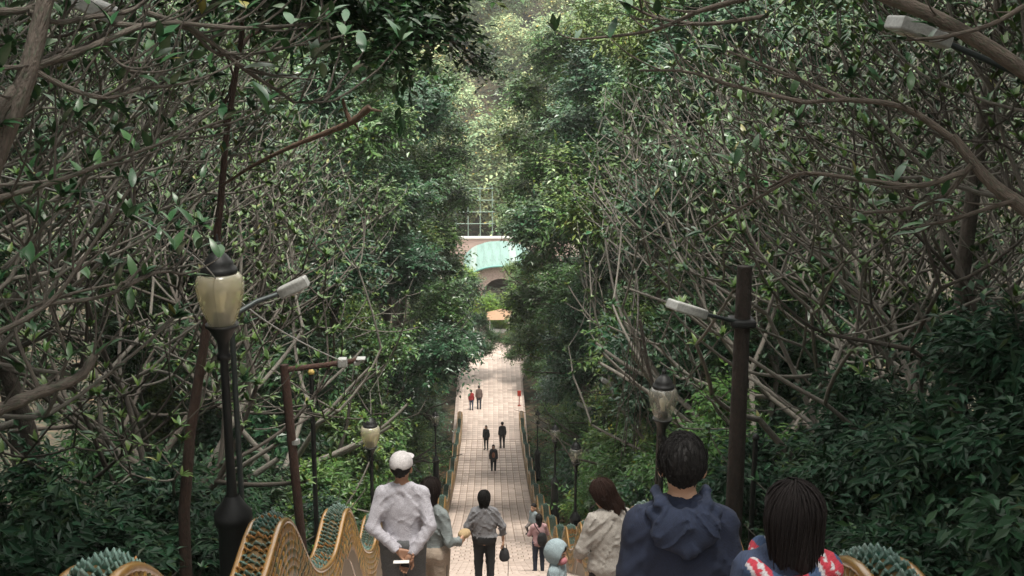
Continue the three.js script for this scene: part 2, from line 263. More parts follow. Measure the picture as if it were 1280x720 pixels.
// ------------------------------------------------------------------ trees and shrubs
const bark = (r, g, b) => new THREE.MeshStandardMaterial({ color: S(r, g, b), roughness: 0.95, map: barkMap, bumpMap: barkBump, bumpScale: 0.012 });
const barkGrey = bark(0.25, 0.22, 0.19), barkDark = bark(0.11, 0.09, 0.075), barkRust = bark(0.065, 0.036, 0.026), barkPale = bark(0.34, 0.28, 0.23);
const leafOf = (rough, spec, vc = true) => new THREE.MeshPhysicalMaterial({ color: 0xffffff, vertexColors: vc, roughness: rough, specularIntensity: spec, side: THREE.DoubleSide });
const leafGloss = leafOf(0.4, 0.75), leafSoft = leafOf(0.6, 0.6), leafShine = leafOf(0.33, 1), leafShade = leafOf(0.42, 0.32);
const leafPlain = leafOf(0.36, 0.9, false);
function puff(seed, rad, nTwig, perTwig, len, wid, droop, o = {}) {   // leaves set along many short twigs, one ball of foliage
  const R = rng(seed), p = [], c = [];
  const tw = [];
  for (let k = 0; k < nTwig; k++) {
    const az = R() * 6.283, cz = R() * 2 - 1, s = Math.sqrt(1 - cz * cz), dir = V(Math.cos(az) * s, cz * 0.75 + 0.1, Math.sin(az) * s).normalize();
    const st = V((R() - 0.5), (R() - 0.5) * 0.7, (R() - 0.5)).multiplyScalar(rad * 0.7), L = rad * (0.45 + 0.75 * R()), tint = 0.75 + R() * 0.5;
    for (let i = 0; i < perTwig; i++) {
      const t = (i + 0.6) / perTwig, q = st.clone().addScaledVector(dir, L * t); q.y -= droop * 0.35 * t * t * rad;
      const a2 = (i % 2 ? 1 : -1) * (0.7 + R() * 0.5) + (R() - 0.5) * 0.5, ca = Math.cos(a2), sa = Math.sin(a2);
      const ld = V(dir.x * ca - dir.z * sa, dir.y * 0.4 - droop * (0.3 + R() * 0.6) + (R() - 0.5) * 0.5, dir.x * sa + dir.z * ca).normalize();
      const up = V((R() - 0.5) * 0.9, 1, (R() - 0.5) * 0.9), sd = V().crossVectors(ld, up).normalize(); up.crossVectors(sd, ld).normalize();
      const l = len * (0.6 + R() * 0.7), w = wid * (0.65 + R() * 0.6), v = (x, y, h) => q.clone().addScaledVector(ld, x).addScaledVector(sd, y).addScaledVector(up, h);
      const A = v(0, 0, 0), B = v(l * 0.45, -w / 2, w * 0.14), D = v(l * 0.45, w / 2, w * 0.14), E = v(l, 0, -l * 0.1);
      for (const x of [A, B, E, A, E, D]) p.push(x.x, x.y, x.z);
      const g = tint * (0.65 + 0.7 * R()), y = R() < 0.03 ? 1.8 : 1 + (R() - 0.5) * 0.3; for (let k2 = 0; k2 < 6; k2++) c.push(g * y, g, g * (1 - (y - 1) * 0.6));
    }
  }
  const g = new THREE.BufferGeometry(); g.setAttribute('position', new THREE.Float32BufferAttribute(p, 3)); g.setAttribute('color', new THREE.Float32BufferAttribute(c, 3)); g.computeVertexNormals(); return g;
}
const CL = {
  fine: { rad: 0.95, g: [1, 2, 3].map(k => puff(k, 0.95, 40, 10, 0.19, 0.095, 0.25)) },
  mid: { rad: 0.9, g: [4, 5, 6].map(k => puff(k, 0.9, 40, 10, 0.2, 0.075, 0.45)) },
  small: { rad: 0.5, g: [7, 8, 9].map(k => puff(k, 0.5, 34, 9, 0.105, 0.06, 0.25)) },
  big: { rad: 2.6, g: [10, 11, 12].map(k => puff(k, 2.6, 60, 9, 0.5, 0.28, 0.25)) },
  shrub: { rad: 0.62, g: [12, 13, 14].map(k => puff(k, 0.62, 34, 9, 0.165, 0.065, 0.4)) },
  vine: { rad: 0.22, g: [15, 16].map(k => puff(k, 0.22, 9, 7, 0.16, 0.028, 2.2)) },
};
const C0 = new THREE.Color();
// colours: [dark, mid, bright]; rare: odd leaves
const PAL = {
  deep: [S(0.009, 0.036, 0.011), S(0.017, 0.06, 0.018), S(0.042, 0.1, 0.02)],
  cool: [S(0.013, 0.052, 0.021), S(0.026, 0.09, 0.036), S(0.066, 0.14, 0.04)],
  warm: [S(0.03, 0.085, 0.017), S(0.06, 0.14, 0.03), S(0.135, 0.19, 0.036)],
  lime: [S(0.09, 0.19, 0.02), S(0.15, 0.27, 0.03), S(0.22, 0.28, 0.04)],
  shaded: [S(0.007, 0.03, 0.013), S(0.014, 0.046, 0.021), S(0.03, 0.07, 0.022)],  // shade of the near banks is darkened into these leaf colours
  hillHaze: [S(0.17, 0.26, 0.13), S(0.27, 0.35, 0.18), S(0.4, 0.4, 0.2)],  // distant haze is brightened into these leaf colours
};
function foliage(name, parent, lobes, dens, clump, pal, seed, material = leafGloss, scale = 1, shell = 0.3, clear = true) {
  // lobes: [x, y, z, r, squash]; balls of foliage lie through each lobe's volume, thicker towards its skin
  const R = rng(seed), { rad, g: kinds } = CL[clump], D = new THREE.Object3D(), M = kinds.map(() => []);
  for (const [x, y, z, r, sq = 0.8] of lobes) {
    const n = Math.max(1, Math.round(dens * 3.4 * Math.pow(r / rad, 2))), tone = R(), in_ = Math.max(0, r - rad * 0.75 * scale);
    for (let i = 0; i < n; i++) {
      const a = R() * 6.283, cz = R() * 2 - 1, s = Math.sqrt(1 - cz * cz), rr = in_ * (shell + (1 - shell) * Math.pow(R(), 0.6)) * (1 + 0.3 * PN.noise(x + Math.cos(a) * s * 2, y + cz * 2, z + Math.sin(a) * s * 2));
      const qx = x + Math.cos(a) * s * rr, qy = y + cz * rr * sq, qz = z + Math.sin(a) * s * rr, wd = -(qz + parent.position.z), wx = Math.abs(qx + parent.position.x), kk = Math.floor(R() * kinds.length);
      if (clear && wd > 2 && wd < 74 && wx < 2.75 + rad * 0.8 && qy + parent.position.y < G(wd) + 6.5) continue;   // kept clear of the stairs
      M[kk].push([qx, qy, qz, tone, scale * Math.min(1, 0.35 + 0.65 * r / rad)]);
    }
  }
  kinds.forEach((g, kk) => {
    if (!M[kk].length) return;
    const im = new THREE.InstancedMesh(g, material, M[kk].length); im.name = name; im.userData.kind = 'stuff';
    M[kk].forEach(([x, y, z, tone, sc], i) => {
      D.position.set(x, y, z); D.rotation.set((R() - 0.5) * 0.6, R() * 6.283, (R() - 0.5) * 0.6); D.scale.setScalar(sc * (0.75 + R() * 0.5)); D.updateMatrix(); im.setMatrixAt(i, D.matrix);
      const t = R() * 0.55 + tone * 0.45, P = PAL[pal]; C0.copy(P[0]).lerp(P[1], clamp(t * 2, 0, 1)).lerp(P[2], clamp(t * 2 - 1, 0, 1)); im.setColorAt(i, C0);
    });
    fin(im); parent.add(im);
  });
}
function wander(R, a, b, n, amp) { const o = []; const ph = R() * 9; for (let i = 0; i <= n; i++) { const t = i / n, v = a.clone().lerp(b, t), w = Math.sin(t * Math.PI) * amp; v.x += w * PN.noise(t * 2.2, ph, 1); v.y += w * 0.6 * PN.noise(t * 2.2, ph, 5); v.z += w * PN.noise(t * 2.2, ph, 9); o.push(v); } return o; }
const ZONE = (X, d) => ' ' + (X < 0 ? (d < 9 ? 'below the bare crossing limbs' : d < 13 ? 'around the tall amber lamp' : d < 19 ? 'around the rusty post' : d < 28 ? 'around the small amber lamp' : d < 42 ? 'past the small amber lamp' : d < 56 ? 'halfway down the far flight' : 'by the foot of the stairs') : (d < 10 ? 'behind the woman with the scarf' : d < 13 ? 'in front of the timber pole' : d < 18 ? 'around the clear globe lamp' : d < 28 ? 'past the clear globe lamp' : d < 42 ? 'by the second black lamp post' : d < 56 ? 'by the third black lamp post' : 'beside the last black lamp post'));
// a leafy forest tree: trunk with limbs reaching into lobes of foliage
function leafyTree(name, label, group, X, d, h, r, o = {}) {
  const R = rng(o.seed ?? Math.round(X * 131 + d * 977 + 50000)), y0 = T(X, d);
  const root = thing(name, label, 'tree', [X, y0 - 0.1, -d], group);
  const lobes = o.lobes ? o.lobes.map(([x, y, z, q, s]) => [x - X, y - y0, z + d, q, s]) : [];
  const low = o.low ?? 0.35;
  if (!o.lobes) { const nl = o.nl ?? 11; for (let i = 0; i < nl; i++) { const t = (i + 0.5) / nl, a = i * 2.4 + R(), rr = r * (0.35 + 0.5 * R()) * Math.sqrt(1 - Math.pow(Math.abs(t - 0.35) / 0.7, 2) * 0.7), q = r * (0.36 + 0.2 * R()); lobes.push([Math.cos(a) * rr + (o.lean?.[0] ?? 0) * t, h * mix(low, 0.93, t), Math.sin(a) * rr + (o.lean?.[1] ?? 0) * t, q]); } }
  const A = new Acc(), tr = o.tr ?? Math.max(0.1, h * 0.014);
  const top = V((o.lean?.[0] ?? 0) * 0.6 + (R() - 0.5), h * 0.82, (o.lean?.[1] ?? 0) * 0.6 + (R() - 0.5)), tp = wander(R, V(0, 0, 0), top, 9, h * 0.07);
  A.tube(tp, tp.map((_, i) => tr * (1 - 0.75 * i / 9) * (i ? 1 : 1.35)), 9);
  part('trunk', A.geo(), o.bark ?? barkDark, root);
  const B = new Acc();
  const nodes = tp.slice(2).map((v, i) => [v, tr * (0.6 - 0.05 * i)]);
  [...lobes].sort((a, b) => Math.hypot(a[0], a[2]) - Math.hypot(b[0], b[2])).forEach(([x, y, z, q]) => {
    const e = V(x, y, z); let best = null, bd = 1e9; for (const [v, rr] of nodes) { const dd = v.distanceTo(e) + (v.y > y ? (v.y - y) * 1.5 : 0); if (dd < bd) { bd = dd; best = [v, rr]; } }
    const r0 = Math.max(0.016, best[1] * 0.75), b = wander(R, best[0], e, 6, bd * 0.22); B.tube(b, b.map((_, j) => Math.max(0.009, r0 * (1 - 0.09 * j))), 6); nodes.push([e, r0 * 0.5]); nodes.push([b[4], r0 * 0.62]);
    for (let m = 0; m < 5; m++) { const e2 = e.clone().add(V((R() - 0.5) * q * 1.8, (R() - 0.3) * q * 1.2, (R() - 0.5) * q * 1.8)), b2 = wander(R, b[4], e2, 4, q * 0.4); B.tube(b2, b2.map((_, j) => Math.max(0.005, r0 * (0.4 - 0.07 * j))), 5); }
  });
  part('limbs', B.geo(), o.bark ?? barkDark, root);
  foliage('crown', root, lobes, o.dens ?? 1, o.clump ?? 'fine', o.pal ?? 'cool', Math.round(R() * 1e6), o.mat ?? leafGloss, o.cs ?? 1, o.shell ?? 0.3, !o.lobes);
  return root;
}
// plumeria: forking, curving grey branches with long leaves at their tips
const plumLeaf = (() => { const n = 5, p = [], ix = []; for (let i = 0; i <= n; i++) { const t = i / n, w = 0.5 * Math.sin(Math.PI * Math.pow(t * 0.93 + 0.05, 0.85)), y = -0.35 * t * t + 0.1 * t; for (const s of [-1, 0, 1]) p.push(s * w * 0.32, y + Math.abs(s) * 0.05 * w, -t); } for (let i = 0; i < n; i++) for (let k = 0; k < 2; k++) { const a = i * 3 + k; ix.push(a, a + 1, a + 3, a + 1, a + 4, a + 3); } const g = new THREE.BufferGeometry(); g.setAttribute('position', new THREE.Float32BufferAttribute(p, 3)); g.setIndex(ix); g.computeVertexNormals(); return g; })();
function leafTips(root, tips, perTip, len, pal, seed) {
  const R = rng(seed), D = new THREE.Object3D(), M = [];
  for (const [pt, dir] of tips) { const n = Math.floor(perTip * (0.3 + 1.4 * R())); for (let i = 0; i < n; i++) M.push([pt, dir, R() * 6.283, R()]); }
  const im = new THREE.InstancedMesh(plumLeaf, leafPlain, M.length); im.name = 'leaves'; im.userData.kind = 'stuff';
  const P = PAL[pal];
  M.forEach(([pt, dir, a, q], i) => { const out = V(Math.cos(a), 0.25 + R() * 0.5, Math.sin(a)).addScaledVector(dir, 0.9).normalize(); D.position.copy(pt); D.up.set((R() - 0.5) * 0.5, 1, (R() - 0.5) * 0.5); D.lookAt(pt.clone().sub(out)); const L = len * (0.6 + 0.7 * R()); D.scale.set(L, L, L); D.updateMatrix(); im.setMatrixAt(i, D.matrix); C0.copy(P[0]).lerp(P[1], R()).lerp(P[2], R() * 0.6); if (R() < 0.015) C0.set(S(0.2, 0.19, 0.05)); im.setColorAt(i, C0); });
  fin(im); root.add(im);
}
function plumeriaShape(seed, size, X0, d0) {
  const sg = Math.sign(X0), keep = q => Math.abs(X0 + q.x) - (d0 < 22 ? 2.7 : d0 < 29 ? 2.2 : 1.8) - 1.4 * Math.max(-0.3, PN.noise(q.z * 0.5, q.y * 0.5, d0)) - Math.max(0, (d0 - 14)) * 0.03;   // how far clear of the stairs
  const R = rng(seed), trunk = new Acc(), br = new Acc(), tips = [];
  const LEN = [1.9, 1.75, 1.5, 1.3, 1.1, 0.85, 0.62, 0.45], RAD = [0.115, 0.066, 0.04, 0.027, 0.019, 0.0135, 0.0105, 0.008, 0.0065];
  function grow(p, dir, lv) {
    const len = LEN[lv] * size * (0.7 + R() * 0.6), n = lv < 3 ? 6 : 4, pts = [p.clone()], rad = [RAD[lv] * size], d = dir.clone(); let q = p.clone();
    const wob = V(R() - 0.5, (R() - 0.5) * 0.6, R() - 0.5).multiplyScalar(0.75);
    for (let i = 1; i <= n; i++) { d.addScaledVector(wob, 1 / n); d.y += (lv < 4 ? 0.2 : 0.42) / n * (lv > 0 ? 1 : 0); d.normalize(); q = q.clone().addScaledVector(d, len / n); pts.push(q); rad.push(mix(RAD[lv], RAD[lv + 1], i / n) * size); }
    if (lv > 1 && keep(q) < 0) { for (let k = 0; k < 2; k++) tips.push([p.clone(), dir.clone()]); return; }
    (lv < 2 ? trunk : br).tube(pts, rad, lv < 2 ? 9 : lv < 5 ? 6 : 5, lv >= LEN.length - 1);
    if (lv > 3 && lv < LEN.length - 1) for (const k of [2, n]) if (R() < 0.6) tips.push([pts[k].clone(), d.clone()]);
    if (lv >= LEN.length - 1 || (lv > 4 && R() < 0.16)) { tips.push([q.clone(), d.clone()]); return; }
    const k = lv === 0 ? 4 : R() < 0.35 ? 3 : 2, a0 = R() * 6.283;
    for (let i = 0; i < k; i++) {
      const a = a0 + i * 6.283 / k + (R() - 0.5) * 0.7, th = (lv === 0 ? 0.85 : 0.62) * (0.7 + 0.6 * R());
      const s = V(0, 1, 0.01).cross(d).normalize(), u = V().crossVectors(d, s); const nd = d.clone().multiplyScalar(Math.cos(th)).addScaledVector(s, Math.sin(th) * Math.cos(a)).addScaledVector(u, Math.sin(th) * Math.sin(a));
      nd.y = clamp(nd.y, -0.3, lv < 2 ? 0.7 : 0.5); nd.x -= sg * 0.05; grow(q, nd.normalize(), lv + 1);
    }
  }
  grow(V(0, 0, 0), V((R() - 0.5) * 0.3, 1, (R() - 0.5) * 0.3), 0);
  return { trunk: trunk.geo(), br: br.geo(), tips };
}
function plumeria(shape, label, group, X, d, turn, scale, mtl, leaves, len, pal, seed) {
  const root = thing('plumeria_tree', label, 'tree', [X, T(X, d) - 0.1, -d], group, turn); root.scale.setScalar(scale);
  part('trunk', shape.trunk, mtl, root); const b = part('branches', shape.br, mtl, root); b.userData.kind = 'stuff';
  leafTips(root, shape.tips, leaves, len, pal, seed); return root;
}
{
  const zl = d => d < 12 ? 'near the tall amber lamp' : d < 19 ? 'behind the rusty post' : d < 24 ? 'just short of the small amber lamp' : 'past the small amber lamp', zr = d => d < 13 ? 'below the large pale street light' : d < 19 ? 'behind the timber pole' : d < 25 ? 'behind the clear globe lamp' : 'well past the clear globe lamp';
  const put = (list, z, n, leaves, off) => list.forEach(([k, X, d, t, s], i) => plumeria(plumeriaShape(off + i * 13 + k, s, X, d), 'plumeria tree of tangled forking branches on the slope ' + z(d), 'plumeria trees ' + z(d), X, d, 0, 1, i % 4 === n ? barkDark : barkGrey, leaves, 0.14, i % 3 ? 'warm' : 'cool', off + 600 + i));
  put([[0, -7.0, 11, 0.3, 0.95], [5, -5.4, 17.5, 0.1, 1.1], [2, -7.8, 14, 2.2, 1.1], [1, -6.0, 21, 4.1, 1.25], [3, -9.2, 18, 1.1, 1.2], [4, -7.2, 25, 3.0, 1.4], [2, -8.2, 8.5, 0.7, 0.9], [5, -5.6, 27.5, 0.5, 1.35], [0, -6.2, 33, 2.9, 1.5]], zl, 1, 7, 100);
  put([[1, 7.4, 11.5, 0.5, 1.0], [6, 6.0, 18, 0.2, 1.2], [3, 8.0, 14.5, 1.9, 1.1], [6, 5.6, 23, 0.5, 1.35], [0, 7.6, 19.5, 3.9, 1.25], [2, 6.6, 26, 5.2, 1.45], [4, 9.8, 17, 0.9, 1.25], [1, 8.8, 9.5, 2.4, 0.9], [6, 5.6, 31, 0.1, 1.45], [3, 8.5, 24, 3.0, 1.4]], zr, 2, 7, 300);
}
// forest trees, nearer the stairs first
{
  const gL = 'leafy trees lining the stairs on the white cap side', lL = 'tall leafy tree lining the stairs beyond the small amber lamp';
  const gR = 'leafy trees lining the stairs on the hoodie side', lR = 'tall leafy tree lining the stairs beyond the clear globe lamp';
  [[-6.8, 33, 15, 3.4], [-5.8, 40, 16, 3.6], [-7.5, 46, 20, 4.4], [-5.4, 50, 19, 4.0], [-6.4, 57, 22, 4.6], [-5.2, 64, 21, 4.2], [-7.0, 71, 22, 4.8], [-9.5, 38, 19, 4.5], [-11, 52, 22, 5]]
    .forEach(([X, d, h, r], i) => leafyTree('leafy_tree', 'tall leafy tree lining the stairs' + ZONE(X, d), 'leafy trees' + ZONE(X, d), X, d, h + 2.5, r * 1.1, { mat: leafShine, low: 0.1, nl: 15, pal: i % 3 ? 'warm' : 'cool', clump: i % 3 === 2 ? 'mid' : 'fine', dens: 1 }));
  [[6.4, 29, 13, 3.2], [5.6, 36, 16, 3.6], [7.2, 42, 19, 4.4], [5.4, 47, 18, 3.9], [6.6, 54, 21, 4.6], [5.5, 61, 21, 4.2], [7.0, 69, 22, 4.8], [9.8, 35, 18, 4.5], [10.5, 48, 21, 5]]
    .forEach(([X, d, h, r], i) => leafyTree('leafy_tree', 'tall broad leafy tree lining the stairs' + ZONE(X, d), 'broad leafy trees' + ZONE(X, d), X, d, h + 3, r * 1.15, { mat: leafShine, low: 0.08, nl: 15, pal: i % 3 ? 'warm' : 'cool', clump: i % 3 === 1 ? 'mid' : 'fine', dens: 1 }));
  const gb = 'forest trees standing back from the stairs', lb = 'tall dark forest tree standing back from the stairs';
  const R = rng(77);
  [[-11, 14, 12], [-13, 20, 14], [-16, 27, 17], [-13, 31, 17], [-19, 20, 15], [-15, 12, 11], [-18, 36, 20], [-22, 29, 18], [-14, 42, 22], [-11.5, 8.5, 9], [-25, 40, 22], [12, 14, 12], [14, 21, 15], [16, 28, 18], [13, 32, 18], [20, 22, 16], [16, 12, 11], [18, 37, 21], [23, 30, 19], [14, 44, 23], [12, 9, 9], [26, 42, 23]]
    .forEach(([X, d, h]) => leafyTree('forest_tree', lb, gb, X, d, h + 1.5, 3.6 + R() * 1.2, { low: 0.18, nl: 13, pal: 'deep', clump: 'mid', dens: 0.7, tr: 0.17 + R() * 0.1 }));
  // the tree whose dark spray of leaves hangs into the gap
  const P = (px, py, d, r, s = 0.7) => { const v = at(px, py, d); return [v.x, v.y, v.z, r, s]; };
  leafyTree('overhanging_tree', 'dark leaved tree whose outermost spray hangs out over the stairs', null, -4.4, 9.2, 6.5, 1.8, { lobes: [P(430, -10, 9.6, 0.55), P(500, 5, 9.8, 0.5), P(540, 20, 10, 0.34), P(470, 45, 9.4, 0.42), P(560, -40, 10, 0.4), P(380, -60, 9, 0.7), P(590, 62, 10.3, 0.14, 0.5), P(612, 72, 10.5, 0.07, 0.6), P(250, -90, 9, 0.9)], dens: 1, clump: 'small', pal: 'deep', shell: 0.1, tr: 0.09, seed: 515 });
  // trees at the foot, arching over the plaza
  leafyTree('plaza_tree', 'dark rounded tree leaning out over the edge of the plaza', null, -4.6, 80, 14, 4, { lobes: [P(588, 425, 82, 1.5), P(560, 400, 82, 2.1), P(606, 432, 83, 1.1), P(618, 418, 84, 0.9), P(598, 400, 84, 1.2), P(560, 445, 80, 1.6), P(535, 380, 80, 2.4), P(575, 350, 84, 1.5), P(545, 470, 78, 1.5)], dens: 1, pal: 'deep', clump: 'small', seed: 61 });
  leafyTree('plaza_tree', 'bright leaved tree drooping over the red sign post', null, 5.4, 80, 15, 4, { lobes: [P(652, 400, 82, 1.6), P(675, 430, 80, 1.9), P(645, 440, 82, 1.0), P(634, 425, 84, 0.8), P(665, 460, 80, 1.0), P(690, 380, 82, 2.4), P(662, 350, 84, 1.6), P(640, 335, 86, 0.9)], dens: 1, pal: 'warm', clump: 'small', seed: 62 });
  leafyTree('pale_tree', 'pale yellow green tree in front of the turquoise roof', null, -1.0, 95.5, 7, 2, { lobes: [P(598, 392, 95.5, 1.7), P(575, 375, 95.5, 2.0), P(622, 402, 95.5, 1.5), P(580, 345, 96, 1.4), P(640, 390, 95.5, 1.6), P(612, 378, 95.5, 1.3), P(655, 370, 95.5, 1.8)], dens: 1.6, pal: 'lime', clump: 'small', seed: 63, tr: 0.1 });
  // crowns that close in on the gap from either side
  const gg = 'crowns closing the gap over the stairs';
  leafyTree('gap_tree', 'tall tree whose crown closes the gap opposite the bushy crown', null, -5.0, 60, 22, 4, { lobes: [P(562, 190, 60, 1.3), P(545, 130, 59, 1.6), P(576, 245, 61, 1.0), P(550, 290, 60, 1.6), P(566, 160, 60, 0.9), P(560, 100, 60, 1.0), P(520, 220, 58, 2.0), P(560, 330, 61, 1.1), P(500, 110, 58, 2), P(525, 350, 60, 1.8)], dens: 1, mat: leafShine, pal: 'warm', seed: 64 });
  leafyTree('gap_tree', 'bushy crowned tree beside the gap above the turquoise roof', null, 4.6, 56, 22, 4, { lobes: [P(645, 170, 56, 1.2), P(660, 110, 56, 1.5), P(645, 230, 56, 1.1), P(652, 290, 57, 0.9), P(690, 60, 55, 1.9), P(690, 200, 55, 2.0), P(670, 320, 57, 1.3), P(740, 40, 54, 2.0), P(660, 370, 58, 0.9)], dens: 1, mat: leafShine, pal: 'warm', seed: 65 });
}
// trees added out of view, over and behind the camera, to darken the foreground
{
  const R = rng(1212), l = 'broad unseen tree added for shade over the head of the stairs', g = 'shade trees added over the head of the stairs';
  for (const [X, d, h, r, lean] of [[-5.2, 3.5, 9.5, 3.0, [2.2, 0]], [5.4, 4, 9.5, 3.0, [-2.2, 0]], [-6.5, -2, 10, 3.4, [2.4, 0]], [6.6, -2.5, 10, 3.4, [-2.4, 0]], [-5, -8, 10, 3.6, [1.5, 0]], [5, -9, 10, 3.6, [-1.5, 0]], [-9.5, 4.5, 12, 3.2, [0.6, 0]], [9.8, 5.0, 12, 3.2, [-0.6, 0]], [-13, 0, 12, 4, [0, 0]], [13, 0, 12, 4, [0, 0]], [0, -14, 9, 4, [0, 0]]])
    leafyTree('added_shade_tree', l, g, X, d, h, r, { low: 0.55, nl: 11, lean, pal: 'shaded', clump: 'mid', dens: 0.7, tr: 0.16 });
}
// tall trees added to shade the upper banks; their crowns are out of view
{
  for (const [X, d, h, r, lx, w] of [[-5.8, 8, 14, 3.2, 1.0, 'behind the bare crossing limbs'], [-8.8, 13, 17, 3.6, 0.5, 'between the plumerias and the tall amber lamp'], [-12, 9, 15, 4, 0, 'deep among the dark shrubs'], [6.1, 9, 14, 3.2, -1.0, 'behind the woman with the scarf'], [8.8, 14, 17, 3.6, -0.5, 'between the plumerias and the timber pole'], [12, 9.5, 15, 4, 0, 'deep behind the large pale street light'], [6.4, 15.5, 18, 3.2, 0, 'close behind the timber pole'], [-6.2, 15.5, 18, 3.2, 0, 'close behind the rusty post']])
    leafyTree('added_canopy_tree', 'tall straight dark trunk of a tree added for shade ' + w, null, X, d, h, r, { low: 0.64, nl: 11, lean: [lx, 0], pal: 'deep', clump: 'mid', dens: 0.8, tr: 0.07 + 0.004 * h });
}
// shrubs and undergrowth
function shrub(X, d, h, r, label, group, pal, count, clump = 'shrub', cs = 1) {
  if (Math.abs(X) < 3.2 + r && d < 72) X = Math.sign(X) * (3.2 + r);
  const y0 = T(X, d), root = thing('shrub', label + ZONE(X, d), 'shrub', [X, y0 - 0.05, -d], group + ZONE(X, d)), R = rng(Math.round(X * 311 + d * 171 + 9000)), A = new Acc(), lobes = [];
  for (let i = 0; i < 8; i++) { const a = i * 2.4 + R(), rr = r * (0.2 + 0.6 * R()), t = (i + 0.6) / 8; lobes.push([Math.cos(a) * rr, h * (0.15 + 0.72 * t), Math.sin(a) * rr, r * (0.4 + 0.22 * R()), 0.85]); const b = wander(R, V((R() - 0.5) * 0.3, 0, (R() - 0.5) * 0.3), V(...lobes[i].slice(0, 3)), 5, 0.4); A.tube(b, b.map((_, j) => 0.028 - 0.004 * j), 5); }
  part('stems', A.geo(), barkDark, root); foliage('foliage', root, lobes, count, clump, pal, Math.round(R() * 1e6), d < 22 ? leafShade : leafGloss, cs, 0.35); return root;  // near shrubs get duller leaves to deepen the shade on the banks
}
{
  const R = rng(909);
  const lD = 'dense dark shrub on the bank', gD = 'dark shrubs';
  const lE = 'dense leafy shrub on the bank', gE = 'leafy shrubs';
  for (const [X, d, h, r] of [[-5.4, 8.2, 1.7, 1.2], [-6.8, 10, 2.0, 1.4], [-4.6, 11.5, 1.9, 1.2], [-5.6, 13.5, 2.1, 1.3], [-4.3, 14.6, 2.2, 1.2], [-7.2, 15.5, 2.4, 1.5], [-4.2, 17.6, 2.4, 1.2], [-5.2, 20, 2.8, 1.5], [-4.2, 23, 3.0, 1.4], [-6.5, 23.5, 3, 1.7], [-4.3, 27, 3.2, 1.5], [-4.4, 31, 3.6, 1.6], [-4.2, 35.5, 3.8, 1.5], [-4.1, 40, 4, 1.5], [-4.2, 45, 4.2, 1.6], [-4.3, 50, 4.2, 1.7], [-4.4, 55, 4.5, 1.7], [-4.5, 60, 4.5, 1.8], [-4.8, 65, 4.8, 1.8], [-5.2, 69, 4.5, 1.8], [-4.3, 74, 5, 1.7], [-4.5, 78.5, 5.5, 1.9], [-4.6, 83, 6, 2.2], [-4.4, 88, 6, 2.2], [-8.5, 11.5, 2.2, 1.5], [-9.5, 15, 2.4, 1.6], [-4.0, 9.6, 1.4, 0.9]]) shrub(X, d, h, r, lD, gD, d > 26 ? 'warm' : 'shaded', 1);
  for (const [X, d, h, r] of [[5.0, 8.6, 2.6, 1.3], [6.2, 9.6, 3.4, 1.6], [5.2, 11, 3.6, 1.5], [7.2, 11.6, 4.2, 1.9], [6.2, 13.2, 4.2, 1.7], [4.4, 12.4, 1.5, 1.0], [5.6, 15, 3.4, 1.3], [8.6, 13.8, 4.4, 2], [5.8, 16.5, 3.8, 1.7], [4.4, 18.6, 3.4, 1.3], [4.8, 21, 4.2, 1.6], [4.1, 24, 4.2, 1.4], [4.9, 27.5, 4.6, 1.7], [4.2, 31, 4.6, 1.5], [4.6, 35, 4.8, 1.7], [4.2, 39.5, 4.6, 1.4], [4.8, 44, 4.8, 1.6], [4.9, 49, 4.8, 1.6], [4.9, 55, 5, 1.7], [4.8, 60, 5, 1.8], [5.0, 65, 5, 1.8], [5.4, 69.5, 5, 1.8], [4.4, 74, 5, 1.7], [4.7, 78.5, 5.5, 1.9], [4.8, 83, 6, 2.2], [4.6, 88, 6, 2.2], [7.4, 9.0, 2.8, 1.5], [4.0, 10, 1.5, 0.9]]) shrub(X, d, h, r, lE, gE, d > 19 ? 'warm' : 'shaded', 1);
  // hanging yellow green creeper behind the clear lamp
  const q = at(792, 505, 19.5), root = thing('hanging_creeper', 'yellow green creeper hanging in strands behind the clear globe lamp', 'creeper', [q.x, T(q.x, 19.5), -19.5]);
  const A = new Acc(), lobes = []; const rr = rng(4);
  for (let i = 0; i < 14; i++) { const a = at(770 + rr() * 50, 400 + rr() * 30, 19 + rr() * 0.6), b = at(765 + rr() * 55, 520 + rr() * 60, 19 + rr() * 0.6); a.sub(root.position); b.sub(root.position); const pts = wander(rr, a, b, 6, 0.2); A.tube(pts, pts.map(() => 0.008), 5); pts.forEach(p => lobes.push([p.x, p.y, p.z, 0.1, 1.2])); }
  { const b = at(800, 400, 19.3).sub(root.position); const pts = wander(rr, V(0.6, 0, 0), b, 7, 0.6); A.tube(pts, pts.map(() => 0.03), 6); }
  part('stems', A.geo(), barkDark, root); foliage('foliage', root, lobes, 1, 'vine', 'lime', 88, leafSoft, 1, 0.1);
}
{ // low ground cover on the banks
  const R = rng(333), M = [], D = new THREE.Object3D();
  for (let i = 0; i < 2600; i++) { const s = R() < 0.5 ? -1 : 1, X = s * (2.7 + Math.pow(R(), 1.6) * 14), d = 3 + Math.pow(R(), 1.3) * 70; M.push([X, T(X, d) + 0.08, d]); }
  const im = new THREE.InstancedMesh(CL.shrub.g[0], leafSoft, M.length); im.name = 'ground_cover'; im.userData = { kind: 'stuff', label: 'low leafy undergrowth covering the banks beside the stairs', category: 'undergrowth' };
  M.forEach(([X, y, d], i) => { D.position.set(X, y, -d); D.rotation.set(0, R() * 6.28, 0); D.scale.setScalar(0.7 + R() * 0.8); D.updateMatrix(); im.setMatrixAt(i, D.matrix); C0.copy(PAL.shaded[0]).lerp(PAL.warm[1], R()); if (R() < 0.15) C0.set(S(0.12, 0.08, 0.04)); im.setColorAt(i, C0); });
  fin(im); scene.add(im);
}
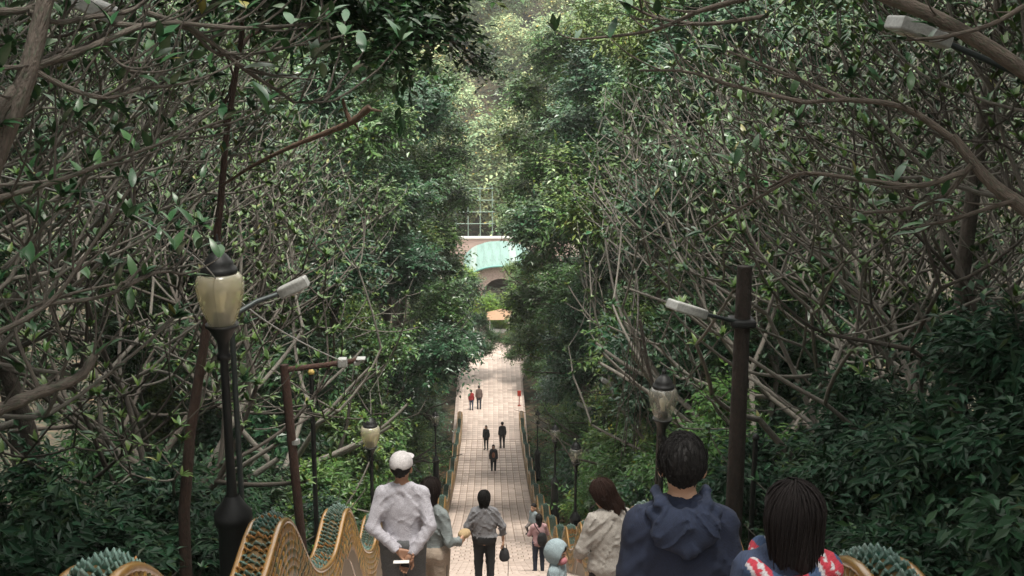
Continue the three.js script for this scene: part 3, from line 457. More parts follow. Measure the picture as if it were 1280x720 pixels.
{ // fallen leaves on the treads
  const R = rng(616), n = 420, D = new THREE.Object3D(), im = new THREE.InstancedMesh(plumLeaf, leafPlain, n); im.name = 'fallen_leaves'; im.userData = { kind: 'stuff', label: 'scattered dry fallen leaves lying on the tiled steps', category: 'leaves' };
  for (let i = 0; i < n; i++) { const st = STEPS[Math.floor(Math.pow(R(), 0.8) * STEPS.length)], d = mix(st[0] + 0.04, st[1] - 0.08, R()), s = R() < 0.7 ? (R() < 0.5 ? -1 : 1) * (1.8 - Math.pow(R(), 2) * 1.2) : (R() - 0.5) * 3.4; D.position.set(s, st[2] + 0.043, -d); D.rotation.set((R() - 0.5) * 0.3, R() * 6.28, (R() - 0.5) * 0.4); D.scale.setScalar(0.06 + R() * 0.09); D.updateMatrix(); im.setMatrixAt(i, D.matrix); C0.copy(S(0.16, 0.1, 0.04)).lerp(S(0.07, 0.1, 0.03), R()); im.setColorAt(i, C0); }
  fin(im); scene.add(im);
}
{ // far wooded hillside, one mass
  const R = rng(444), M = [], D = new THREE.Object3D();
  const root = new THREE.Group(); root.name = 'hillside_forest'; root.userData = { kind: 'stuff', label: 'wooded hillside far beyond the turquoise roof with haze in its leaf colour', category: 'forest' }; scene.add(root);
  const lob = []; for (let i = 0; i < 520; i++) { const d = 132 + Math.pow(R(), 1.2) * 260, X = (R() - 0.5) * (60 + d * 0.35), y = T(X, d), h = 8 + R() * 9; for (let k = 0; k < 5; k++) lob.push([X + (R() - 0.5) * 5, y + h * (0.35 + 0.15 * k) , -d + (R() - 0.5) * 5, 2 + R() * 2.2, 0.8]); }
  foliage('crowns', root, lob, 0.55, 'big', 'hillHaze', 446, leafSoft, 1.0, 0.5);
}
// ------------------------------------------------------------------ lamps, poles, cables
const ironBlack = new THREE.MeshStandardMaterial({ color: S(0.02, 0.021, 0.022), roughness: 0.5, metalness: 0.3, map: stoneMap });
const glassAmber = new THREE.MeshPhysicalMaterial({ color: S(0.98, 0.92, 0.72), roughness: 0.24, transmission: 0.76, thickness: 0, side: THREE.DoubleSide });
const glassClear = new THREE.MeshPhysicalMaterial({ color: S(0.9, 0.88, 0.8), roughness: 0.15, transmission: 0.9, thickness: 0, side: THREE.DoubleSide });
const bulbMat = new THREE.MeshPhysicalMaterial({ color: S(0.8, 0.78, 0.7), roughness: 0.3 });
function lampPost(label, px, globeY, d, glass, globeW = 0.4, group) {
  const g0 = at(px, globeY, d), X = g0.x, yb = T(X, d), root = thing('lamp_post', label, 'lamp post', [X, yb - 0.05, -d], group), H = g0.y - yb + 0.05, s = globeW / 0.4;
  const gb = H - 0.3 * s;   // bottom of the globe
  const ped = Math.max(0.9, H - 1.95 * s);
  part('pedestal', lathe([[0.001, 0], [0.26, 0], [0.26, 0.1], [0.2, 0.16], [0.19, ped * 0.5], [0.2, ped * 0.55], [0.15, ped * 0.6], [0.14, ped * 0.9], [0.17, ped * 0.92], [0.17, ped * 0.96], [0.1, ped + 0.02], [0.06, ped + 0.1]].map(([a, b]) => [a * s, b]), 12), ironBlack, root);
  part('pole', lathe([[0.05, ped + 0.05], [0.04, ped + 0.3], [0.036, gb - 0.32 * s], [0.062, gb - 0.31 * s], [0.062, gb - 0.27 * s], [0.045, gb - 0.26 * s], [0.05, gb - 0.16 * s], [0.11, gb - 0.05 * s], [0.14, gb - 0.02 * s], [0.14, gb + 0.005 * s], [0.001, gb + 0.005 * s]].map(([a, b]) => [a * s, b]), 16), ironBlack, root);
  const prof = [[0.11, 0], [0.135, 0.06], [0.175, 0.17], [0.198, 0.28], [0.2, 0.34], [0.188, 0.40], [0.16, 0.435], [0.14, 0.44]];
  const gg = new THREE.LatheGeometry(new THREE.SplineCurve(prof.map(([a, b]) => new THREE.Vector2(a * s, gb + 0.005 + b * s))).getPoints(22), 48);
  { const a = gg.attributes.position; for (let i = 0; i < a.count; i++) { const x = a.getX(i), z = a.getZ(i), t = Math.atan2(z, x), k = 1 + 0.012 * Math.cos(t * 24); a.setX(i, x * k); a.setZ(i, z * k); } gg.computeVertexNormals(); }
  const globe = part('globe', gg, glass, root);
  const cap = part('cap', lathe([[0.001, 0.43], [0.15, 0.43], [0.155, 0.46], [0.15, 0.49], [0.125, 0.5], [0.125, 0.53], [0.105, 0.56], [0.075, 0.6], [0.05, 0.62], [0.035, 0.64], [0.03, 0.66], [0.038, 0.68], [0.028, 0.7], [0.012, 0.72], [0.008, 0.77], [0.001, 0.78]].map(([a, b]) => [a * s, gb + b * s]), 20), ironBlack, root);
  part('bulb', lathe([[0.001, 0.1], [0.03, 0.1], [0.03, 0.16], [0.045, 0.2], [0.052, 0.24], [0.04, 0.285], [0.001, 0.3]].map(([a, b]) => [a * s, gb + b * s]), 16), bulbMat, root);
  part('bulb_holder', lathe([[0.001, 0.0], [0.075, 0.004], [0.07, 0.08], [0.04, 0.1], [0.001, 0.102]].map(([a, b]) => [a * s, gb + 0.006 + b * s]), 16), ironBlack, root);
  return root;
}
lampPost('tall black lamp post with a large amber glass globe before the rusty trunk', 275, 362, 10.6, glassAmber, 0.43);
lampPost('black lamp post with a small amber globe behind the white capped man', 463, 541, 24.5, glassAmber, 0.42);
lampPost('black lamp post with a clear glass globe above the navy hoodie man', 829, 497, 16.2, glassClear, 0.41);
{
  const g = 'lamp posts further down the stairs';
  for (const [px, d, py] of [[720, 33, 566], [694, 44, 541], [672, 60, 521], [544, 53, 523]]) lampPost('black lamp post sunk in foliage further down beside the stairs', px, py, d, glassClear, 0.4, g);
}
const lampWhite = new THREE.MeshStandardMaterial({ color: S(0.42, 0.43, 0.42), roughness: 0.5, map: stoneMap }), steel = new THREE.MeshStandardMaterial({ color: S(0.05, 0.06, 0.06), roughness: 0.5, metalness: 0.5 });
function headGeo(L, w, t) { const sh = new THREE.Shape(); sh.moveTo(-w * 0.3, 0); sh.bezierCurveTo(-w * 0.55, L * 0.25, -w * 0.55, L * 0.7, -w * 0.45, L * 0.95); sh.lineTo(w * 0.45, L * 0.95); sh.bezierCurveTo(w * 0.55, L * 0.7, w * 0.55, L * 0.25, w * 0.3, 0); const g = new THREE.ExtrudeGeometry(sh, { depth: t, bevelEnabled: true, bevelSize: t * 0.3, bevelThickness: t * 0.3, bevelSegments: 3, curveSegments: 8 }); g.translate(0, 0, -t / 2); g.rotateX(Math.PI / 2); return g; }   // runs along +z, flat side down
// a street light: head at pixel h, arm to pixel a, pole down from there
function streetLight(label, h, tip, a, poleR, L = 0.55, poleMat = steel, ownPole = true) {
  const A = at(...a), Hh = at(...h), Tp = at(...tip), yb = T(A.x, a[2]), root = thing('street_light', label, 'street light', [A.x, yb - 0.05, A.z]);
  const loc = v => v.clone().sub(root.position), a0 = loc(A), h0 = loc(Hh), t0 = loc(Tp);
  part('pole', new Acc().tube([V(0, 0, 0), V(0, a0.y * 0.5, 0), V(0, a0.y + 0.1, 0)], [poleR, poleR * 0.9, poleR * 0.8], 10).geo(), poleMat, root);
  part('arm', new Acc().tube([a0, a0.clone().lerp(h0, 0.5).add(V(0, 0.03, 0)), h0], [0.03, 0.028, 0.024], 8).geo(), steel, root);
  const m = part('lamp_head', headGeo(L, L * 0.42, 0.07), lampWhite, root); m.position.copy(h0); m.lookAt(V(0, 0, 0).copy(Tp)); 
  const lens = part('lens', box(L * 0.3, 0.02, L * 0.5, 0, -0.055, L * 0.55, 0.005), new THREE.MeshPhysicalMaterial({ color: S(0.55, 0.52, 0.45), roughness: 0.25 }), m);
}
streetLight('large pale street light head on an arm below the thick dark limb', [1180, 52, 9.6], [1085, 14, 9.4], [1420, 165, 10.2], 0.06, 0.5);
streetLight('pale street light head up among the plumeria limbs', [70, -12, 9.2], [130, 14, 9.2], [-130, -50, 9.8], 0.06, 0.5);
streetLight('street light with a slanting black arm behind the tall amber globe', [352, 366, 11.3], [395, 346, 11.3], [289, 396, 11.0], 0.032, 0.27);
streetLight('small street light head in the leaves far behind the clear globe', [768, 482, 33], [752, 474, 33], [800, 500, 33.6], 0.06, 0.42);
streetLight('tiny street light head in the leaves near the lower lamp posts', [738, 511, 46], [718, 503, 46], [756, 520, 46.4], 0.06, 0.6);
{ // weathered timber pole with its own street light
  const A = at(931, 333, 13.6), X = at(918, 640, 13.6).x, y0 = T(X, 13.6), root = thing('timber_pole', 'weathered dark timber pole with flat sawn top behind the navy hoodie man', 'pole', [X, y0 - 0.1, -13.6]);
  const t = A.clone().sub(root.position), mid = t.clone().multiplyScalar(0.5); const acc = new Acc().tube([V(0, 0, 0), mid, t], [0.115, 0.105, 0.09], 14); part('shaft', acc.geo(), bark(0.036, 0.025, 0.02), root);
  const cl = at(927, 402, 13.6).sub(root.position); part('clamp', box(0.3, 0.09, 0.3, cl.x, cl.y, cl.z, 0.02), ironBlack, root);
  const e = at(878, 392, 13.3).sub(root.position), s = at(920, 402, 13.5).sub(root.position); part('arm', new Acc().tube([s, s.clone().lerp(e, 0.5), e], [0.025, 0.024, 0.022], 8).geo(), steel, root);
  const m = part('lamp_head', headGeo(0.46, 0.2, 0.07), lampWhite, root); m.position.copy(e); m.lookAt(at(838, 380, 13.1));
  const X2 = at(940, 640, 17).x, y2 = T(X2, 17), r2 = thing('thin_pole', 'thin black metal pole standing close behind the timber pole', 'pole', [X2, y2 - 0.1, -17]); const tp = at(942, 545, 17).sub(r2.position);
  part('shaft', new Acc().tube([V(0, 0, 0), V(0, tp.y, 0)], [0.045, 0.04], 10).geo(), ironBlack, r2); part('collar', lathe([[0.04, tp.y - 0.06], [0.055, tp.y - 0.05], [0.055, tp.y], [0.02, tp.y + 0.03], [0.001, tp.y + 0.03]], 10), ironBlack, r2);
}
{ // rust brown post with a side arm
  const d = 16.2, b = at(380, 690, d), y0 = T(b.x, d), root = thing('rusty_post', 'leaning rust brown post with a side arm carrying small white floodlights', 'post', [b.x + 0.06, y0 - 0.1, -d]), rust = bark(0.075, 0.036, 0.026);
  const t = at(355, 456, d).sub(root.position), e = at(447, 450, d + 0.2).sub(root.position), k = at(358, 462, d).sub(root.position);
  part('upright', new Acc().tube([V(0, 0, 0), t.clone().multiplyScalar(0.5), t], [0.068, 0.066, 0.064], 10).geo(), rust, root);
  part('arm', new Acc().tube([k, k.clone().lerp(e, 0.5).add(V(0, -0.01, 0)), e], [0.042, 0.04, 0.038], 8).geo(), rust, root);
  const w = at(428, 453, d).sub(root.position), w2 = at(446, 453, d + 0.2).sub(root.position);
  part('junction_box', box(0.13, 0.13, 0.12, w.x, w.y, w.z, 0.015), lampWhite, root);
  const f = part('floodlight', merge([box(0.1, 0.08, 0.1, 0, 0, 0, 0.02), box(0.13, 0.03, 0.14, 0.06, 0.055, 0, 0.01)]), lampWhite, root); f.position.copy(w2);
  const band = at(369, 552, d).sub(root.position); part('band', new Acc().tube([band.clone().add(V(0, -0.03, 0)), band.clone().add(V(0, 0.03, 0))], [0.072, 0.072], 12).geo(), lampWhite, root);
  const d2 = 22, b2 = at(392, 590, d2), yy = T(b2.x, d2), r2 = thing('thin_post', 'thin black post with a small yellow top under the rusty arm', 'post', [b2.x, yy - 0.1, -d2]), q = at(389, 468, d2).sub(r2.position);
  part('shaft', new Acc().tube([V(0, 0, 0), q], [0.05, 0.045], 8).geo(), ironBlack, r2); const tip = part('tip', lathe([[0.001, 0], [0.06, 0.01], [0.065, 0.06], [0.03, 0.1], [0.001, 0.11]], 12), mat(0.6, 0.42, 0.12, 0.5), r2); tip.position.copy(q);
}
{ // leaning rust coloured trunk behind the amber lamp
  const d = 12.6, b = at(226, 690, d), y0 = T(b.x, d), root = thing('leaning_tree', 'slim leaning rust trunk with a broken branch stub behind the amber lamp', 'tree', [b.x, y0 - 0.1, -d]);
  const pts = [V(0, 0, 0), ...[[230, 640], [238, 540], [255, 430], [266, 350], [276, 250], [284, 160], [300, 60], [310, -30]].map(([x, y], i) => at(x, y, d + i * 0.06).sub(root.position))];
  part('trunk', new Acc().tube(pts, [0.08, 0.066, 0.06, 0.052, 0.044, 0.038, 0.032, 0.027, 0.022], 10).geo(), barkRust, root);
  const B = new Acc(), R = rng(8), lob = []; for (let i = 0; i < 6; i++) { const s = pts[8 - (i % 3)], e = s.clone().add(V((R() - 0.5) * 2.4, 0.4 + R() * 0.9, (R() - 0.5) * 2)); B.tube(wander(R, s, e, 4, 0.3), [0.028, 0.022, 0.018, 0.014, 0.01], 5); lob.push([e.x, e.y, e.z, 0.6, 0.7]); }
  const Lp = a => new THREE.CatmullRomCurve3(a.map(([x, y, q]) => at(x, y, q).sub(root.position))).getPoints(a.length * 4), bb = new Acc();
  for (const [a, r0, r1] of [[[[277, 232, 12.8], [320, 205, 12.4], [372, 180, 12], [410, 165, 11.8], [440, 152, 11.6], [462, 134, 11.5]], 0.014, 0.038], [[[438, 152, 11.6], [432, 138, 11.6], [428, 122, 11.5]], 0.027, 0.012], [[[460, 136, 11.5], [470, 138, 11.5], [478, 139, 11.5]], 0.018, 0.008], [[[442, 153, 11.6], [446, 158, 11.6], [450, 166, 11.6]], 0.016, 0.006]]) { const q = Lp(a); bb.tube(q, q.map((_, i) => mix(r0, r1, i / (q.length - 1)) * (1 + 0.12 * Math.sin(i * 2.3))), 8); }
  part('broken_branch', bb.geo(), bark(0.15, 0.09, 0.06), root);
  part('limbs', B.geo(), barkRust, root); foliage('crown', root, lob, 1, 'small', 'cool', 71);
}
{ // cables
  const cab = (pts, r, label) => { const c = new THREE.CatmullRomCurve3(pts), g = new THREE.TubeGeometry(c, 40, r, 6); const m = fin(new THREE.Mesh(g, mat(0.42, 0.42, 0.4, 0.6))); m.name = numbered('cable'); m.userData = { label, category: 'cable' }; scene.add(m); };
  cab([at(-120, 190, 8.6), at(0, 219, 9.0), at(85, 243, 9.4), at(160, 266, 9.7), at(240, 318, 10.0), at(289, 372, 10.9)], 0.006, 'thin pale cable sagging across the branches to the tall amber lamp');
  cab([at(289, 368, 10.95), at(330, 400, 12), at(385, 432, 14), at(428, 452, 16.1)], 0.008, 'thin pale cable running from the slanting arm to the rusty post');
}
{ // tree standing outside the frame whose limbs cross the upper corner, with the long pale leaves
  const barkN = bark(0.15, 0.125, 0.105), d = 6.4, root = thing('plumeria_tree', 'plumeria tree whose long bare limbs cross above the tall amber lamp', 'tree', [-4.15, T(-4.15, d) - 0.1, -d]);
  const L = a => a.map(([x, y, q]) => at(x, y, q).sub(root.position));
  const smooth = (pts, n) => new THREE.CatmullRomCurve3(pts).getPoints(n);
  const A = new Acc(), B = new Acc(), tips = [], RT = rng(2024);
  const tr = smooth([V(0, 0, 0), V(-0.1, 1.4, 0), ...L([[-60, 330, 6.5], [-5, 190, 6.6], [35, 90, 6.7], [60, -10, 6.8], [90, -80, 6.9]])], 24); A.tube(tr, tr.map((_, i) => mix(0.095, 0.035, i / 24)), 10); part('trunk', A.geo(), barkN, root);
  const limb = (px, r0, r1, leaf = 1) => { r0 *= 0.75; r1 *= 0.75; const p = smooth(L(px), px.length * 5); B.tube(p, p.map((_, i) => mix(r0, r1, i / (p.length - 1)) * (1 + 0.14 * Math.sin(i * 1.9))), 7); const n = p.length; for (let k = 0; k < Math.round(px.length * 1.5); k++) { const i0 = 2 + Math.floor(RT() * (n - 3)), t = p[i0].clone().sub(p[i0 - 1]).normalize(), dir = t.multiplyScalar(0.8).add(V((RT() - 0.5) * 1.3, (RT() - 0.3) * 1.2, (RT() - 0.5) * 1.3)).normalize(), l = 0.2 + RT() * 0.45, q = [p[i0]]; for (let m = 1; m <= 5; m++) { dir.y += 0.12; dir.x += (RT() - 0.5) * 0.3; dir.normalize(); q.push(q[m - 1].clone().addScaledVector(dir, l / 5)); } B.tube(q, q.map((_, m) => 0.009 - m * 0.001), 5); tips.push([q[5], dir.clone()]); } if (leaf) tips.push([p[n - 1], p[n - 1].clone().sub(p[n - 3]).normalize()]); };
  limb([[40, 85, 6.7], [110, 60, 6.9], [190, 30, 7.1], [300, 35, 7.3], [390, 30, 7.6]], 0.03, 0.012);
  limb([[35, 15, 6.8], [70, 28, 6.9], [110, 22, 7.0], [170, 10, 7.2], [210, -30, 7.3]], 0.026, 0.014);
  limb([[115, 28, 7.0], [130, 60, 7.0], [150, 80, 7.0], [172, 95, 7.0]], 0.016, 0.011);
  limb([[0, 85, 6.6], [40, 82, 6.7], [70, 65, 6.9], [140, 55, 7.1]], 0.02, 0.012);
  limb([[180, 15, 7.1], [240, 36, 7.3], [310, 90, 7.5], [345, 112, 7.6], [368, 128, 7.7]], 0.022, 0.012);
  limb([[42, 88, 6.7], [85, 110, 6.8], [130, 122, 6.9], [180, 110, 7.0], [215, 108, 7.1]], 0.024, 0.012);
  limb([[140, 30, 7.0], [215, 34, 7.2], [235, 36, 7.3], [268, 65, 7.4], [300, 72, 7.5]], 0.02, 0.012);
  limb([[30, 100, 6.7], [5, 130, 6.6], [-20, 180, 6.5]], 0.05, 0.06, 0);
  limb([[0, 15, 6.9], [40, 10, 6.9], [80, -20, 7.0]], 0.03, 0.02, 0);
  limb([[365, 128, 7.7], [400, 128, 7.8], [425, 124, 7.9]], 0.011, 0.008);
  limb([[300, 72, 7.5], [350, 60, 7.7], [400, 52, 7.9], [430, 44, 8]], 0.014, 0.009);
  limb([[-10, 250, 6.9], [60, 230, 7.1], [130, 205, 7.3], [200, 180, 7.5], [280, 150, 7.7]], 0.024, 0.011);
  limb([[-10, 420, 7.2], [60, 380, 7.4], [120, 300, 7.6], [190, 190, 7.8]], 0.026, 0.012);
  limb([[60, 380, 7.4], [130, 370, 7.6], [200, 340, 7.8], [236, 345, 8.0]], 0.02, 0.011);
  limb([[-20, 520, 7.2], [50, 490, 7.5], [100, 470, 7.7], [118, 445, 7.8]], 0.06, 0.04);
  limb([[50, 490, 7.5], [20, 400, 7.6], [80, 370, 7.9], [170, 350, 8.2]], 0.02, 0.011);
  const bm = part('branches', B.geo(), barkN, root); bm.userData.kind = 'stuff'; leafTips(root, tips, 3.5, 0.17, 'cool', 91);
  // the single long leaves that can be picked out
  const big = (x, y, q, ang, len) => { const m = part('large_leaf', plumLeaf, new THREE.MeshStandardMaterial({ color: S(0.09, 0.13, 0.08), roughness: 0.4, side: THREE.DoubleSide }), root); m.position.copy(at(x, y, q).sub(root.position)); m.rotation.set(0.5, ang, 0.2); m.scale.setScalar(len); };
  big(72, 50, 6.8, 2.0, 0.2); big(305, 85, 7.4, -1.2, 0.26); big(330, 98, 7.5, -1.3, 0.28); big(360, 10, 7.7, 1.0, 0.14);
}
{ // thick limbs entering at the upper corner on the other side
  const barkN = bark(0.17, 0.135, 0.11), d = 8.6, root = thing('plumeria_tree', 'thick limbed plumeria tree over the large pale street light', 'tree', [4.9, T(4.9, d) - 0.1, -d]);
  const L = a => a.map(([x, y, q]) => at(x, y, q).sub(root.position)), A = new Acc(), B = new Acc(), tips = [], RT = rng(2025);
  const t0 = new THREE.CatmullRomCurve3([V(0, 0, 0), V(0.1, 1.2, 0), ...L([[1330, 420, 8.7], [1300, 280, 8.8], [1240, 230, 8.9], [1190, 170, 9.0]])]).getPoints(20); A.tube(t0, t0.map((_, i) => mix(0.11, 0.035, i / 20)), 10); part('trunk', A.geo(), barkN, root);
  const limb = (px, r0, r1, leaf = 1) => { const p = new THREE.CatmullRomCurve3(L(px)).getPoints(px.length * 5); B.tube(p, p.map((_, i) => mix(r0, r1, i / (p.length - 1))), 8); const n = p.length; for (let k = 0; k < Math.round(px.length * 1.5); k++) { const i0 = 2 + Math.floor(RT() * (n - 3)), t = p[i0].clone().sub(p[i0 - 1]).normalize(), dir = t.multiplyScalar(0.8).add(V((RT() - 0.5) * 1.3, (RT() - 0.3) * 1.2, (RT() - 0.5) * 1.3)).normalize(), l = 0.2 + RT() * 0.45, q = [p[i0]]; for (let m = 1; m <= 5; m++) { dir.y += 0.12; dir.x += (RT() - 0.5) * 0.3; dir.normalize(); q.push(q[m - 1].clone().addScaledVector(dir, l / 5)); } B.tube(q, q.map((_, m) => 0.009 - m * 0.001), 5); tips.push([q[5], dir.clone()]); } if (leaf) tips.push([p[n - 1], p[n - 1].clone().sub(p[n - 3]).normalize()]); };
  limb([[1310, 110, 8.7], [1240, 62, 8.7], [1170, 22, 8.7], [1090, -12, 8.7], [1030, -40, 8.7]], 0.06, 0.045, 0);
  limb([[1300, 290, 8.8], [1320, 200, 8.7], [1310, 110, 8.7]], 0.1, 0.075, 0);
  limb([[1280, 8, 8.5], [1240, 30, 8.5], [1180, 46, 8.5], [1130, 50, 8.5]], 0.02, 0.011);
  limb([[1200, 180, 9], [1130, 135, 9.1], [1060, 125, 9.2], [1005, 128, 9.3]], 0.028, 0.014, 0);
  limb([[1205, 215, 8.9], [1150, 232, 9.0], [1080, 225, 9.2], [1000, 217, 9.4], [960, 235, 9.6]], 0.024, 0.011);
  limb([[1215, 205, 8.9], [1180, 245, 9.0], [1130, 262, 9.1], [1080, 266, 9.3]], 0.022, 0.011);
  limb([[1270, 250, 8.8], [1230, 262, 8.9], [1190, 275, 9.0], [1150, 282, 9.1]], 0.02, 0.011);
  limb([[1005, 128, 9.3], [920, 108, 9.5], [860, 90, 9.7], [800, 88, 9.9]], 0.018, 0.009);
  limb([[1060, 125, 9.2], [1000, 100, 9.4], [950, 80, 9.6], [905, 62, 9.8]], 0.018, 0.009);
  limb([[1000, 217, 9.4], [930, 258, 9.7], [880, 290, 9.9]], 0.016, 0.009);
  limb([[960, 20, 9.6], [880, 30, 9.8], [820, 22, 10], [790, 8, 10]], 0.018, 0.009);
  limb([[1030, -40, 8.7], [960, -10, 9.2], [880, 12, 9.6], [815, 38, 10], [720, 50, 10.4]], 0.03, 0.009);
  const bm = part('branches', B.geo(), barkN, root); bm.userData.kind = 'stuff'; leafTips(root, tips, 3.5, 0.17, 'cool', 95);
}
// ------------------------------------------------------------------ far end: pavilion, frame, signs
{
  const teal = new THREE.MeshStandardMaterial({ color: S(0.2, 0.33, 0.3), roughness: 0.7, map: stoneMap }), tealDark = new THREE.MeshStandardMaterial({ color: S(0.13, 0.3, 0.27), roughness: 0.6 }), pink = new THREE.MeshStandardMaterial({ color: S(0.52, 0.4, 0.36), roughness: 0.9, map: stoneMap }), white = mat(0.6, 0.6, 0.56, 0.8), tealPale = new THREE.MeshStandardMaterial({ color: S(0.3, 0.4, 0.37), roughness: 0.7, map: stoneMap });
  const root = thing('pavilion', 'hall with a turquoise barrel roof and pink arched front past the plaza', 'hall', [0.9, PLAZA, -101]), HW = 3.4, SP = 2.5, RI = 1.9, LEN = 11;
  for (const s of [-1, 1]) part('side_wall', box(0.25, SP, LEN - 0.2, s * (HW - 0.2), SP / 2, -LEN / 2, 0.02), pink, root);
  const arcP = t => [-HW * Math.cos(t * Math.PI), SP + RI * Math.sin(t * Math.PI)];
  for (let i = 0; i < 14; i++) { const [x0, q0] = arcP(i / 14), [x1, q1] = arcP((i + 1) / 14), s = part('roof_sheet', box(Math.hypot(x1 - x0, q1 - q0) + 0.03, 0.06, LEN, 0, 0, 0, 0.012), i % 5 === 3 ? tealPale : teal, root); s.position.set((x0 + x1) / 2, (q0 + q1) / 2 + 0.02 * (i % 2), -LEN / 2 + 0.3); s.rotation.z = Math.atan2(q1 - q0, x1 - x0); }
  const front = new THREE.Shape(); front.moveTo(-HW + 0.1, 0); front.lineTo(-HW + 0.1, SP); for (let i = 0; i <= 20; i++) { const [x, q] = arcP(i / 20); front.lineTo(x * 0.97, q - 0.06); } front.lineTo(HW - 0.1, 0); front.lineTo(1.6, 0); front.lineTo(1.6, 1.6); front.absarc(0, 1.6, 1.6, 0, Math.PI, false); front.lineTo(-1.6, 0);
  const fm = part('front_wall', new THREE.ExtrudeGeometry(front, { depth: 0.25, bevelEnabled: false }), pink, root); fm.position.z = -0.4;
  { const pts = []; for (let i = 0; i <= 24; i++) { const [x, q] = arcP(i / 24); pts.push(V(x, q + 0.02, 0.34)); } part('roof_edge', new Acc().tube(pts, pts.map(() => 0.09), 8).geo(), tealDark, root); }
  part('rear_wall', box(2 * HW - 0.3, SP, 0.2, 0, SP / 2, -LEN + 0.3, 0.02), pink, root);
  const fr = thing('metal_frame', 'pale green open metal frame standing behind the turquoise roof', 'frame', [-1.9, PLAZA, -122]), pg = mat(0.22, 0.31, 0.26, 0.6);
  for (let i = 0; i < 4; i++) part('post', box(0.1, 8.0, 0.1, -1.6 + i * 1.25, 4.0, 0, 0.02), pg, fr);
  for (let i = 0; i < 4; i++) part('rail', box(4.2, 0.08, 0.06, 0.28, 4.2 + i * 1.22, 0.14, 0.02), pg, fr);
  const ter = thing('terrace_wall', 'low pink terrace wall under the pale green frame', 'wall', [0, PLAZA, -118]); part('wall', box(16, 3.4, 0.5, 0, 1.7, 0, 0.04), pink, ter); part('coping', box(16.3, 0.18, 0.7, 0, 3.5, 0, 0.03), white, ter);
  const sg = at(649, 515, 77), sr = thing('red_sign_post', 'small red sign post at the edge of the plaza', 'sign', [sg.x, PLAZA, -77]); part('post', lathe([[0.001, 0], [0.12, 0], [0.12, 0.05], [0.035, 0.08], [0.03, 0.9], [0.001, 0.9]], 10), mat(0.3, 0.06, 0.04), sr); part('panel', box(0.24, 0.4, 0.05, 0, 0.9, 0, 0.02), mat(0.5, 0.05, 0.03, 0.6), sr);
  const st = at(628, 437, 93), so = thing('market_stall', 'small market stall with an orange awning past the plaza trees', 'stall', [st.x, PLAZA, -93]), or = mat(0.28, 0.17, 0.1, 0.8);
  for (const [x, z] of [[-1, -0.8], [1, -0.8], [-1, 0.8], [1, 0.8]]) part('post', box(0.07, 2.1, 0.07, x, 1.05, z, 0.01), white, so);
  const aw = new THREE.ConeGeometry(1.75, 0.6, 4); aw.rotateY(Math.PI / 4); aw.translate(0, 2.35, 0); part('awning', aw, or, so); part('table', box(1.9, 0.08, 1.0, 0, 0.8, 0, 0.02), white, so); part('table_skirt', box(1.8, 0.7, 0.9, 0, 0.38, 0, 0.02), mat(0.3, 0.2, 0.15), so);
}
// ------------------------------------------------------------------ people
// a body is a field of tapered capsules and ellipsoids, joined smoothly and meshed with surface nets
const cone = (a, b, r1, r2 = r1) => { const [ax, ay, az] = a, bx = b[0] - ax, by = b[1] - ay, bz = b[2] - az, bb = bx * bx + by * by + bz * bz || 1e-9; return (x, y, z) => { x -= ax; y -= ay; z -= az; const h = clamp((x * bx + y * by + z * bz) / bb, 0, 1); return Math.hypot(x - bx * h, y - by * h, z - bz * h) - (r1 + (r2 - r1) * h); }; };
const ell = (c, r) => { const m = Math.min(...r); return (x, y, z) => { const X = (x - c[0]) / r[0], Y = (y - c[1]) / r[1], Z = (z - c[2]) / r[2], k0 = Math.hypot(X, Y, Z), k1 = Math.hypot(X / r[0], Y / r[1], Z / r[2]); return k1 < 1e-6 ? -m : k0 * (k0 - 1) / k1; }; };
const smin = (a, b, k) => { const h = Math.max(k - Math.abs(a - b), 0) / k; return Math.min(a, b) - h * h * k * 0.25; };
const union = (fs, k = 0.03) => (x, y, z) => { let d = 1e9; for (const f of fs) d = smin(d, f(x, y, z), k); return d; };
